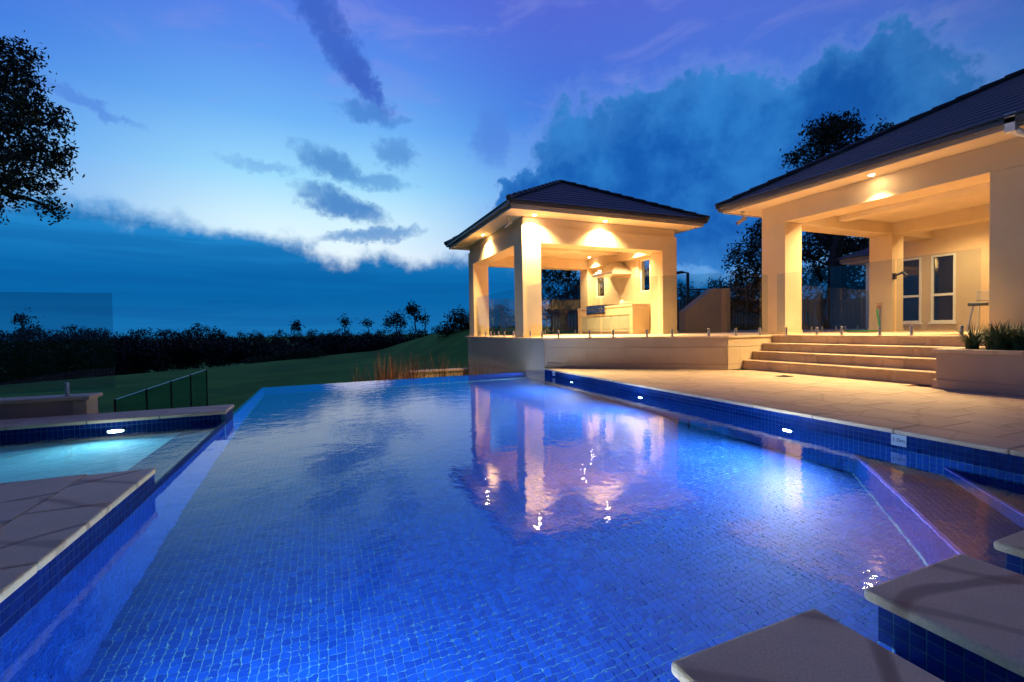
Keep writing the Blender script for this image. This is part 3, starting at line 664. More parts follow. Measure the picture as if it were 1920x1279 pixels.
def build_kitchen():
    t = thing('kitchen_counter', 'cream outdoor kitchen counter with sage panelled doors inside the pavilion', 'counter', (10.2, 14.7, ZD))
    x0, x1, y0, y1, h = 9.9, 10.62, 12.95, 16.55, 2.03
    MB().box(x0+.04, x1, y0+.02, y1-.02, ZD+.10, h-.09).build('cabinet', CABINET, t)
    MB().box(x0+.08, x1, y0+.03, y1-.03, ZD, ZD+.10).build('plinth', STUCCO2, t)
    MB().box(x0-.03, x1, y0-.03, y1+.03, h-.089, h).build('counter_top', STONE, t, bevel=.008)
    MB().box(x0-.01, x1, y0-.02, y0+.16, ZD, h-.09).build('end_panel', STUCCO, t); MB().box(x0-.01, x1, y1-.16, y1+.02, ZD, h-.09).build('end_panel', STUCCO, t)
    MB().box(x0-.005, x0+.038, y0+.161, y1-.161, h-.36, h-.091).build('apron', STUCCO, t)
    n = 6; yy0, yy1 = y0+.2, y1-.2
    for k in range(n):
        a = yy0+(yy1-yy0)*k/n; b = yy0+(yy1-yy0)*(k+1)/n
        d = MB().box(x0+.02, x0+.039, a+.03, b-.03, ZD+.20, h-.40).build('door', CABINET, t, bevel=.004)
        for s in range(7):
            z = ZD+.24+s*.055
            MB().box(x0+.012, x0+.0195, a+.07, b-.07, z, z+.03).build('louvre', CABINET, d)
    b = thing('barbecue', 'built in steel barbecue with a row of knobs in the kitchen counter', 'barbecue', (9.9, 15.2, 1.9))
    MB().box(9.84, 9.868, 14.55, 15.85, 1.80, 2.05).build('fascia_panel', STEEL, b, bevel=.004)
    MB().box(9.845, 10.5, 14.55, 15.85, 2.051, 2.09).build('grill', BLACK, b); MB().box(9.85, 9.868, 14.55, 15.85, 1.74, 1.799).build('drip_tray', BLACK, b)
    for k in range(5): MB().tube([(9.84, 14.75+k*.225, 1.93), (9.80, 14.75+k*.225, 1.93)], .035, 12).build('knob', BLACK, b)
    hd = thing('range_hood', 'pale pyramid range hood above the barbecue', 'range hood', (10.4, 15.1, 3.2))
    ya, yb, xa, xb = 13.95, 15.35, 9.8, 10.648
    MB().box(xa, xb, ya, yb, 3.19, 3.26).build('rim', HOODM, hd)
    MB().hexa([(xa, ya, 3.261), (xb, ya, 3.261), (xb, yb, 3.261), (xa, yb, 3.261), (10.32, 14.45, 3.705), (xb, 14.45, 3.705), (xb, 14.85, 3.705), (10.32, 14.85, 3.705)]).build('canopy', HOODM, hd)
    for k, (y, lb) in enumerate([(13.6, 'cream ceramic bowl on the kitchen counter, beside the end panel'), (13.95, 'small cream ceramic jar on the kitchen counter, beside the bowl')]):
        j = thing('bowl' if k == 0 else 'jar', lb, 'bowl' if k == 0 else 'jar', (10.2, y, 2.03))
        pr = [(.05, .001), (.12, .05), (.14, .09), (.13, .09), (.1, .05), (.02, .02)] if k == 0 else [(.06, .001), (.09, .06), (.08, .14), (.05, .16)]
        MB().lathe((10.2, y, 2.03), pr, 16).build('body', CERAM, j, smooth=True)
        if k: MB().lathe((10.2, y, 2.191), [(.055, 0), (.05, .02), (.015, .03), (.015, .05)], 12).build('lid', CERAM, j)
build_kitchen()

# ------------------------------------------------------------------ house
HX, HO, HS = 10.5, 3.73, 4.19
def build_house():
    t = thing('house', 'large cream house with a deep open verandah and long dark tiled roof', 'house', (13, 5, ZD))
    for (a, b, c, d) in ((HX, HX+.6, 7.76, 8.40), (14.95, 15.5, 7.82, 8.40)):
        MB().box(a, b, c, d, ZD, HO).build('column', STUCCO, t, bevel=.006); MB().box(a-.012, b+.012, c-.012, d+.012, ZD, ZD+.11).build('skirting', STUCCO, t)
    MB().box(HX, HX+.6, -9, 4.06, -.2, HO).build('wall', STUCCO, t, bevel=.006)
    MB().box(HX, HX+.6, -9, 8.40, HO+.001, HS-.001).build('beam', STUCCO, t, bevel=.006)
    MB().box(HX+.601, 19.9, 7.82, 8.40, HO+.001, HS-.001).build('beam', STUCCO, t, bevel=.006)
    MB().box(14.95, 15.5, 1.0, 7.819, HO+.001, HS-.001).build('beam', STUCCO, t, bevel=.006)
    MB().box(HX+.6, 14.949, 1, 7.819, 4.05, 4.09).build('ceiling', CEIL, t); MB().box(15.501, 19.9, 1, 7.819, 4.05, 4.09).build('ceiling', CEIL, t)
    MB().box(12.6, 12.9, 1, 7.818, 3.92, 4.049).build('ceiling_beam', CEIL, t)
    MB().box(HX+.61, 20, .7, 1.0, ZD, HS).build('wall', STUCCO, t)
    MB().box(15.0, 15.6, 4.6, 5.35, ZD, HO).build('column', STUCCO, t, bevel=.006)
    # rear wall of the verandah with tall windows
    x = 17.0; yb = [1.0, 7.28, 7.86, 8.1, 8.75, 9.3]
    z0, z1 = 1.22, 3.22
    MB().box(x, x+.3, yb[0], yb[5], ZD, z0).build('wall', STUCCO, t); MB().box(x, x+.3, yb[0], yb[5], z1, HS).build('wall', STUCCO, t)
    for a, b in ((0, 1), (2, 3), (4, 5)): MB().box(x, x+.3, yb[a], yb[b], z0, z1).build('wall', STUCCO, t)
    for a, b in ((1, 2), (3, 4)):
        y0, y1 = yb[a], yb[b]
        m = MB()
        for (c, d, e, f) in ((y0, y0+.055, z0, z1), (y1-.055, y1, z0, z1), (y0+.055, y1-.055, z0, z0+.055), (y0+.055, y1-.055, z1-.055, z1), (y0+.055, y1-.055, 2.0, 2.07)): m.box(x-.02, x+.08, c, d, e, f)
        wd = m.build('window', WHITE, t)
        MB().box(x+.03, x+.04, y0+.055, y1-.055, z0+.055, 2.0).build('pane', PANE, wd); MB().box(x+.03, x+.04, y0+.055, y1-.055, 2.07, z1-.055).build('pane', PANE, wd)
        MB().box(x-.05, x-.021, y0-.04, y1+.04, z0-.06, z0-.001).build('sill', WHITE, wd)
    # roof
    x0, x1, y0, y1, ze = 9.83, 21.2, -10, 9.02, 4.33
    eave_ring(t, x0, x1, y0, y1, HS, ze, 0, (HX+.02, 19.9, -8.9, 8.38))
    X0, X1, Y0, Y1 = x0-.12, x1+.12, y0-.12, y1+.12; tm = (X1-X0)/2; s = .51
    roof_slope(t, (X0, Y1), (X0, Y0), (1, 0), ze, tm, 1, 1, .30, s); roof_slope(t, (X1, Y0), (X1, Y1), (-1, 0), ze, tm, 1, 1, .30, s)
    roof_slope(t, (X1, Y1), (X0, Y1), (0, -1), ze, tm, 1, 1, .30, s)
    hip_cap(t, (X0, Y1, ze), (X0+tm, Y1-tm, ze+s*tm), 20)
    MB().tube([(9.80, 3.55, 4.34), (9.80, 3.55, 4.16), (9.87, 3.5, 4.09), (HX-.03, 3.3, 3.98), (HX-.03, 3.3, 3.9)], .055, 10).build('downpipe', WHITE, t)
    MB().box(9.74, 9.86, 3.49, 3.61, 4.10, 4.38).build('rainhead', WHITE, t)
build_house()
downlight(10.24, 5.72, HS, 1700, 'round downlight in the house soffit washing the beam over the steps', 'downlights under the house eave', 100, 1., tilt=(0, R(8), 0))
for x, y, p in [(11.6, 7.0, 640), (11.6, 5.6, 680), (11.6, 4.5, 440), (15.9, 6.9, 220), (15.9, 5.7, 150)]:
    downlight(x, y, 4.05, p, 'small warm downlight in the verandah ceiling of the house', 'downlights in the verandah ceiling', 150, .9)
def build_wing():
    t = thing('rear_wing', 'rear wing of the house with low lit eave and white corner post', 'house wing', (21, 11, ZD))
    MB().box(20.0, 24, 7.5, 11.2, ZD-.6, 3.6).build('wall', STUCCO, t)
    MB().box(19.9, 20.05, 11.05, 11.3, ZD, 3.6).build('corner_post', WHITE, t)
    MB().box(19.3, 25, 7.2, 11.85, 3.60, 3.64).build('soffit', CEIL, t); MB().box(19.27, 25, 7.2, 11.9, 3.641, 3.8).build('fascia', FASCIA, t)
    roof_slope(t, (19.15, 12.0), (19.15, 7.0), (1, 0), 3.80, 3.0, 1, 0, .33, .5); roof_slope(t, (26, 12.0), (19.15, 12.0), (0, -1), 3.80, 3.0, 0, 1, .33, .5)
build_wing()
downlight(19.65, 10.4, 3.60, 40, 'downlight under the low eave of the rear wing', None, 110, .8)

# ------------------------------------------------------------------ glass fences
def spigot(t, x, y, z, h=.17):
    MB().lathe((x, y, z), [(.045, 0), (.045, .008), (.026, .010), (.026, h), (.02, h+.006)], 14).build('spigot', STEEL, t)
def glass_run(name, label, pts, z0, h, npan, parent_cat='glass fence', group=None, gm=None):
    """panes along the line pts[0]->pts[1], each on two spigots"""
    a, b = Vector(pts[0]+(0,)), Vector(pts[1]+(0,)); d = (b-a).normalized(); n = Vector((-d.y, d.x, 0)); L = (b-a).length
    t = thing(name, label, parent_cat, (a.x, a.y, z0), 0, group); pl = L/npan
    for k in range(npan):
        p, q = a+d*(k*pl+.02), a+d*((k+1)*pl-.02)
        c = [p-n*.006, q-n*.006, q+n*.006, p+n*.006]
        MB().prism([(v.x, v.y) for v in c], z0+.06, z0+h).build('pane', gm or GLASS, t)
        for f in (.2, .8):
            s = p.lerp(q, f); spigot(t, s.x, s.y, z0)
    return t
GH = 1.46
glass_run('glass_fence', 'frameless glass fence on the diagonal edge of the raised deck', ((5.42, 10.62), (8.55, 7.87)), ZD+.002, GH, 3)
glass_run('glass_fence', 'frameless glass fence above the short plinth wall beside the house column', ((8.64, 7.83), (10.0, 7.83)), ZD+.002, GH, 1)
glass_run('glass_fence', 'frameless glass fence across the top of the stone steps', ((10.14, 7.72), (10.14, 4.0)), ZD+.002, GH, 3)
glass_run('glass_fence', 'frameless glass fence between the pavilion corner column and the deck corner', ((5.42, 10.68), (5.42, 11.95)), ZD+.002, GH, 1)
glass_run('glass_fence', 'frameless glass fence filling the pavilion opening that faces the lawn', ((5.42, 12.65), (5.42, 16.55)), ZD+.002, GH, 3)
glass_run('glass_fence', 'frameless glass fence across the back opening of the pavilion', ((6.0, 17.0), (10.3, 17.0)), ZD+.002, GH, 3)
glass_run('glass_fence', 'frameless glass fence on the far side of the house verandah', ((11.4, 9.2), (19.6, 10.6)), ZD+.002, GH, 5)
# low wall and glass beside the spa
def build_low_wall():
    t = thing('low_wall', 'low beige wall with stone cap behind the spa', 'low wall', (-5, 8.05, -1.9))
    MB().box(-9, -3.02, 7.90, 8.20, -1.9, .345).build('wall_body', STUCCO2, t)
    MB().box(-3.12, -2.98, 7.88, 8.22, -1.9, .344).build('end_pier', STUCCO, t)
    for k in range(8): MB().box(-2.93-.76*(k+1)+.003, -2.93-.76*k-.003, 7.84, 8.26, .346, .395).build('cap_stone', STONE, t, bevel=.01)
    glass_run('glass_fence', 'tall clear glass fence panel standing on the low wall behind the spa', ((-8.0, 8.05), (-2.70, 8.05)), .397, 1.40, 2, gm=GLASS2)
build_low_wall()
def build_lawn_fence():
    t = thing('lawn_fence', 'low glass fence with dark posts crossing the lawn beyond the pool', 'lawn fence', (-4.7, 14, -1.9))
    a, b = Vector((-4.68, 13.8, 0)), Vector((-4.15, 20.5, 0))
    n = 4
    for k in range(n):
        p, q = a.lerp(b, (k+.02)/n), a.lerp(b, (k+.98)/n); o = Vector((.008, 0, 0))
        z0, z1 = -.35+.05*k, -.35+.05*(k+1)
        MB().hexa([tuple((p-o)[:2])+(-1.8,), tuple((p+o)[:2])+(-1.8,), tuple((q+o)[:2])+(-1.8,), tuple((q-o)[:2])+(-1.8,), tuple((p-o)[:2])+(z0,), tuple((p+o)[:2])+(z0,), tuple((q+o)[:2])+(z1,), tuple((q-o)[:2])+(z1,)]).build('pane', GLASS3, t)
        MB().tube([(p.x, p.y, z0+.012), (q.x, q.y, z1+.012)], .006, 6).build('top_rail', STEEL, t)
    for k in range(n+1):
        p = a.lerp(b, k/n); MB().box(p.x-.02, p.x+.02, p.y-.02, p.y+.02, -1.95, -.33+.05*k).build('post', BLACK, t)
build_lawn_fence()

# ------------------------------------------------------------------ pool lamps
def pool_lamp(x, y, z, n, power, label, group, r=.05, pw_col=(.72, .93, 1.), spread=150):
    n = Vector(n).normalized(); t = thing('pool_lamp', label, 'pool lamp', (x, y, z), 0, group)
    c = Vector((x, y, z))
    MB().tube([c+n*.004, c+n*.022], [r+.02, r+.015], 20).build('rim', STEEL, t); MB().tube([c+n*.0225, c+n*.03], [r, r*.8], 20).build('lens', LAMPU, t)
    l = bpy.data.lights.new('lamp_light', 'AREA'); l.shape = 'DISK'; l.size = r*2; l.energy = power; l.color = pw_col; l.spread = R(spread)
    o = bpy.data.objects.new('lamp_light', l); COL.objects.link(o); o.parent = t; o.matrix_parent_inverse = WM(t).inverted()
    o.location = c+n*.034; o.rotation_euler = (-n).to_track_quat('Z', 'Y').to_euler()
for y in (3.70, 6.53, 9.07, 11.3):
    pool_lamp(ex(y), y, -.20, (-1, 0, -.28), 440, 'white underwater lamp set in the pool wall below the right terrace', 'underwater lamps in the right pool wall')
for y in (.5, 1.5):  # unseen lamps added out of view to light the right pool wall
    pool_lamp(XL, y, -.5, (1, .3, -.35), 380, 'added unseen underwater lamp set in the pool wall below the spa terrace', 'added underwater lamps in the left pool wall')
pool_lamp(.3, YN, -.55, (.1, 1, -.3), 240, 'added unseen underwater lamp set in the near pool wall', None)  # unseen lamp added to brighten the pool
pool_lamp(-2.36, 6.98, -.06, (0, -1, 0), 24, 'bright white underwater lamp in the far wall of the spa', None, .075)
# ------------------------------------------------------------------ depth markers
def text_mesh(s, size, mt, mw, parent):
    cu = bpy.data.curves.new('lettering', 'FONT'); cu.body = s; cu.size = size; cu.align_x = 'CENTER'; cu.align_y = 'CENTER'; cu.extrude = .001; cu.materials.append(mt)
    o = bpy.data.objects.new('lettering', cu); COL.objects.link(o)
    dg = bpy.context.evaluated_depsgraph_get(); me = bpy.data.meshes.new_from_object(o.evaluated_get(dg)); bpy.data.objects.remove(o)
    return place('lettering', me, parent, mw)
MARK = simple('marker_tile', (.55, .62, .66), .3, var=.05); INK = simple('marker_ink', (.02, .03, .07), .5)
for y, w_, lb in ((2.565, .125, 'square white depth marker tile reading 1.0m on the tiled band'), (10.03, .13, 'pale depth marker tile on the tiled band near the pavilion')):
    xx = ex(y)-.004; t = thing('depth_marker', lb, 'depth marker', (xx, y, .09))
    MB().box(xx-.005, xx, y-w_/2, y+w_/2, .036, .142).build('plate', MARK, t, bevel=.002)
    text_mesh('1.0m', .052, INK, Matrix.Translation((xx-.0065, y, .089)) @ Matrix(((0, 0, -1, 0), (-1, 0, 0, 0), (0, 1, 0, 0), (0, 0, 0, 1))), t)

# ------------------------------------------------------------------ planter with strap-leaf plants
def blades(m, c, n, h, spread, wd, rnd=random):
    for _ in range(n):
        a = rnd.uniform(0, 6.283); ln = h*rnd.uniform(.55, 1.1); le = spread*rnd.uniform(.15, 1.)
        r0 = rnd.uniform(0, .08); p = Vector((c[0]+math.cos(a)*r0, c[1]+math.sin(a)*r0, c[2])); dv = Vector((math.cos(a), math.sin(a), 0)); sd = Vector((-dv.y, dv.x, 0))*wd*rnd.uniform(.6, 1.2)
        pts = []
        for k in range(5):
            s = k/4; q = p + dv*le*s*s + Vector((0, 0, ln*(s-.28*s*s*le/max(h, .01)*1.2)))
            wk = (1-s)**.7 if k < 4 else .03; pts.append((q-sd*wk, q+sd*wk))
        b = len(m.v)
        for l_, r_ in pts: m.v += [tuple(l_), tuple(r_)]
        m.f += [(b+2*k, b+2*k+1, b+2*k+3, b+2*k+2) for k in range(4)]
def build_planter():
    t = thing('planter', 'low beige planter box with stone rim beside the steps', 'planter', (9.4, 2, ZP))
    x0, x1, y0, y1 = 8.66, 10.49, -4, 3.94; zt = .80
    MB().box(x0, x1, y0, y1, ZP+.001, zt-.055).build('wall_body', STUCCO2, t, bevel=.006)
    MB().box(x0-.03, x1-.003, y0, y1+.03, ZP+.001, ZP+.145).build('base_course', STUCCO2, t)
    n = 8
    for k in range(n): MB().box(x0-.04, x0+.18, y0+(y1+.04-y0)*k/n+.002, y0+(y1+.04-y0)*(k+1)/n-.002, zt-.054, zt).build('rim_stone', STONE, t, bevel=.012)
    MB().box(x0+.181, x1-.002, y1-.14, y1+.04, zt-.054, zt).build('rim_stone', STONE, t, bevel=.012)
    MB().box(x0+.19, x1-.01, y0+.1, y1-.15, zt-.06, zt-.02).build('soil', SOIL, t)
    for k in range(14):
        x, y = 9.05+.25*(k % 4)+random.uniform(-.06, .06), 3.62-.16*(k//4)*1.3-(k % 4)*.05+random.uniform(-.05, .05)
        p = thing('strap_plant', 'clump of dark green strap leaves in the planter beside the steps', 'plant', (x, y, zt-.02), 0, 'strap leaf plants in the planter')
        m = MB(); blades(m, (x, y, zt-.02), 90, .46, .5, .013); m.build('foliage', LEAFP, p)
build_planter()

# ------------------------------------------------------------------ small fittings
def grate(name, label, x0, x1, y0, y1, z, n):
    t = thing(name, label, 'drain grate', ((x0+x1)/2, (y0+y1)/2, z))
    MB().box(x0, x1, y0, y0+.012, z, z+.006).box(x0, x1, y1-.012, y1, z, z+.006).box(x0, x0+.012, y0+.012, y1-.012, z, z+.006).box(x1-.012, x1, y0+.012, y1-.012, z, z+.006).build('frame', BLACK, t)
    for k in range(n):
        a = x0+.02+(x1-x0-.04)*k/n; MB().box(a, a+(x1-x0-.04)/n*.55, y0+.012, y1-.012, z, z+.005).build('bar', BLACK, t)
grate('drain_grate', 'small dark drain grate set in the pool terrace', 8.25, 8.5, 6.1, 6.32, ZP+.003, 6)
grate('drain_grate', 'dark floor vent on the deck inside the verandah', 12.6, 12.9, 7.1, 7.6, ZD+.003, 6)
def cctv(x, y, z, lb, dv):
    t = thing('security_camera', lb, 'security camera', (x, y, z)); d = Vector(dv).normalized()
    MB().lathe((x, y, z), [(.06, 0), (.06, -.02), (.02, -.025), (.02, -.2)], 12).build('bracket', STEEL, t)
    c = Vector((x, y, z-.22)); MB().tube([c-d*.1, c+d*.16], .045, 12).build('camera_body', FASCIA, t); MB().tube([c+d*.161, c+d*.17], .036, 12).build('camera_lens', BLACK, t)
cctv(5.0, 12.15, ZS-.001, 'small security camera hanging under the pavilion soffit corner', (-.6, .5, -.5))
cctv(10.2, 8.72, HS-.001, 'small dark security camera under the house eave corner', (-.6, .5, -.5))
def build_tap():
    t = thing('garden_tap', 'brass garden tap on a stand in front of the verandah column', 'garden tap', (14.8, 8.1, ZD))
    MB().tube([(14.85, 8.05, ZD), (14.85, 8.05, 1.72)], .02, 8).build('standpipe', STEEL, t); MB().tube([(14.85, 8.05, 1.7), (14.72, 8.05, 1.7), (14.70, 8.05, 1.64)], .03, 8).build('spout', BRASS, t); MB().box(14.79, 14.83, 7.98, 8.12, 1.76, 1.79).build('handle', BRASS, t)
    h = thing('garden_hose', 'green garden hose hanging from the brass tap to the deck', 'hose', (14.7, 8.0, ZD))
    MB().tube([(14.70, 8.05, 1.62), (14.68, 8.03, 1.45), (14.66, 7.98, 1.2), (14.66, 7.96, 1.02), (14.6, 8.0, ZD+.03), (14.4, 8.25, ZD+.025), (14.2, 8.6, ZD+.025)], .022, 8).build('hose_line', GREEN, h, smooth=True)
    h2 = thing('hose_coil', 'short green hose leaning by the verandah windows', 'hose', (16.9, 9.0, ZD))
    MB().tube([(16.85, 8.95, ZD+.02), (16.85, 8.93, 1.4), (16.86, 8.9, 1.7)], .03, 8).build('hose_line', GREEN, h2)
    wl = thing('wall_fitting', 'small dark wall fitting on the verandah column', 'wall fitting', (14.9, 7.7, 2.5))  # stands for a small hose reel/camera fitting; its lamp form is made up
    MB().box(14.97, 15.05, 7.75, 7.818, 2.45, 2.62).build('back_plate', BLACK, wl); MB().tube([(15.0, 7.76, 2.55), (14.95, 7.55, 2.62), (14.9, 7.45, 2.5)], [.02, .035, .05], 10).build('fitting_body', BLACK, wl)
    s = thing('bar_stool', 'dark padded bar stool with slim legs on the verandah', 'bar stool', (14.3, 5.55, ZD))
    for dx, dy in ((-.18, -.18), (.18, -.18), (.18, .18), (-.18, .18)): MB().tube([(14.3+dx*1.2, 5.6+dy*1.2, ZD), (14.3+dx*.8, 5.6+dy*.8, 1.58)], .016, 6).build('leg', STEEL, s)
    MB().box(14.08, 14.52, 5.38, 5.82, 1.58, 1.66).build('seat', BLACK, s, bevel=.02); MB().box(14.46, 14.52, 5.38, 5.82, 1.70, 1.95).build('backrest', FASCIA, s, bevel=.015)
build_tap()
def build_yard():
    t = thing('balustrade_wall', 'cream stair wall with a sloping top between pavilion and house', 'stair wall', (14.5, 14, ZD))
    y0, y1 = 13.9, 14.25
    pr = [(13.16, ZD), (15.5, ZD), (15.5, 2.74), (14.66, 2.74), (13.16, 1.80)]
    m = MB(); b = [(x, y0, z) for x, z in pr]; c = [(x, y1, z) for x, z in pr]
    m.v = b+c; m.f = [(0, 1, 2, 3, 4), (9, 8, 7, 6, 5)] + [(i, i+5, (i+1) % 5+5, (i+1) % 5) for i in range(5)]; m.build('wall_body', STUCCO, t)
    MB().box(15.31, 15.52, y0-.02, y1+.02, ZD, 2.765).build('end_pier', STUCCO, t)
    p = thing('metal_frame', 'thin black metal post with a bent arm and rail behind the stair wall', 'metal frame', (16.3, 17.0, ZD-.3))
    MB().tube([(16.35, 17.1, .4), (16.35, 17.1, 3.8), (16.0, 17.15, 3.83), (15.4, 17.2, 3.72)], .07, 8).build('post', BLACK, p)
    MB().tube([(16.4, 17.1, 3.0), (19.2, 16.2, 3.0)], .04, 8).build('rail', BLACK, p); MB().tube([(19.2, 16.2, .4), (19.2, 16.2, 3.0)], .05, 8).build('post', BLACK, p)
    f = thing('silhouette', 'small black leaf-like twin floodlight on the side wall of the pavilion', 'silhouette', (11.0, 12.5, 3.7))  # stands for two dark leaf-like blobs; the lamp form is made up
    MB().tube([(10.98, 12.4, 3.72), (11.18, 12.4, 3.72), (11.2, 12.4, 3.62)], .02, 6).build('bracket', BLACK, f)
    MB().tube([(11.06, 12.4, 3.76), (11.09, 12.4, 3.92)], [.09, .05], 10).build('dark_blob', BLACK, f); MB().tube([(11.2, 12.4, 3.63), (11.22, 12.4, 3.45)], [.06, .1], 10).build('dark_blob', BLACK, f)
    # paling fence behind the house
    g = thing('paling_fence', 'dark timber paling fence behind the house yard', 'fence', (22, 22, .3))
    a, b = Vector((14, 27, 0)), Vector((44, 17, 0)); n = 150; d = (b-a)/n
    for k in range(n):
        q = a+d*k; z = float(ground_z(np.array(q.x), np.array(q.y)))
        place('paling', PAL, g, Matrix.Translation((q.x, q.y, z-.1)) @ Matrix.Rotation(math.atan2(d.y, d.x), 4, 'Z') @ Matrix.Diagonal((1, 1, random.uniform(.97, 1.03), 1)))
    for k in range(3):
        p0, p1 = a-d*.5, b; zz = 1.0+k*.6; MB().hexa([(p0.x, p0.y+.03, zz), (p1.x, p1.y+.03, zz), (p1.x, p1.y+.08, zz), (p0.x, p0.y+.08, zz), (p0.x, p0.y+.03, zz+.09), (p1.x, p1.y+.03, zz+.09), (p1.x, p1.y+.08, zz+.09), (p0.x, p0.y+.08, zz+.09)]).build('rail', TIMBER, g)
PAL = MB().box(0, .185, -.012, .012, 0, 2.2).mesh('paling', TIMBER)
build_yard()

# ------------------------------------------------------------------ vegetation
def leaf_cloud(name, blobs, lsize, dens, rng, mt, parent, flat=.75, asp=2.2, per=11, tuft=(1.2, 2.6)):
    """blobs: (centre, radius); leaf quads spread through lumpy volumes, gathered in tufts; one mesh"""
    C = np.array([b[0] for b in blobs], float); Rr = np.array([b[1] for b in blobs], float)
    nt = np.maximum(3, (dens*Rr*Rr).astype(int)); k = np.repeat(np.arange(len(Rr)), nt); n = len(k)
    d = rng.normal(size=(n, 3)); d /= np.linalg.norm(d, axis=1, keepdims=True)
    q = C[k] + d*np.array([1, 1, flat])*(Rr[k]*rng.uniform(.25, 1., n)**.6)[:, None]
    tr = lsize*rng.uniform(*tuft, n)
    q = np.repeat(q, per, 0); tr = np.repeat(tr, per); n *= per
    p = q + rng.normal(size=(n, 3))*tr[:, None]*.6
    u = rng.normal(size=(n, 3)); u[:, 2] -= .5; u /= np.linalg.norm(u, axis=1, keepdims=True)
    v = np.cross(u, rng.normal(size=(n, 3))); v /= np.linalg.norm(v, axis=1, keepdims=True)+1e-6
    u *= (lsize*rng.uniform(.6, 1.2, n)*.5*asp**.5)[:, None]; v *= lsize*.5/asp**.5
    V = np.stack([p-u, p+v*.9-u*.1, p+u, p-v*.9-u*.1], 1).reshape(-1, 3)
    me = bpy.data.meshes.new(name); me.vertices.add(len(V)); me.vertices.foreach_set('co', V.ravel())
    me.loops.add(4*n); me.loops.foreach_set('vertex_index', np.arange(4*n, dtype=np.int32))
    me.polygons.add(n); me.polygons.foreach_set('loop_start', np.arange(0, 4*n, 4, dtype=np.int32)); me.update(calc_edges=True)
    me.polygons.foreach_set('use_smooth', np.zeros(n, dtype=bool)); me.materials.append(mt)
    return place(name, me, parent, Matrix.Identity(4))
def branch(m, a, b, r0, r1, rng, wob=.06):
    a, b = np.array(a), np.array(b); L = np.linalg.norm(b-a); pts = []
    for k in range(6):
        s = k/5; p = a+(b-a)*s + (rng.normal(size=3)*L*wob if 0 < k < 5 else 0); p[2] += L*.06*math.sin(s*3.14); pts.append(p)
    m.tube(pts, [r0+(r1-r0)*k/5 for k in range(6)], 6)
def tree(name, label, base, fork, blobs, lsize, dens, lm=LEAF, tr=.25, group=None, seed=1, asp=2.2, flat=.75):
    rng = np.random.default_rng(seed); t = thing(name, label, 'tree', base, 0, group)
    m = MB(); branch(m, base, fork, tr, tr*.55, rng, .03)
    for c, r in blobs: branch(m, fork, c, tr*.34, .02, rng)
    m.build('trunk', BARK, t)
    leaf_cloud('crown', blobs, lsize, dens, rng, lm, t, flat, asp)
    return t
def gz(x, y): return float(ground_z(np.array(float(x)), np.array(float(y))))
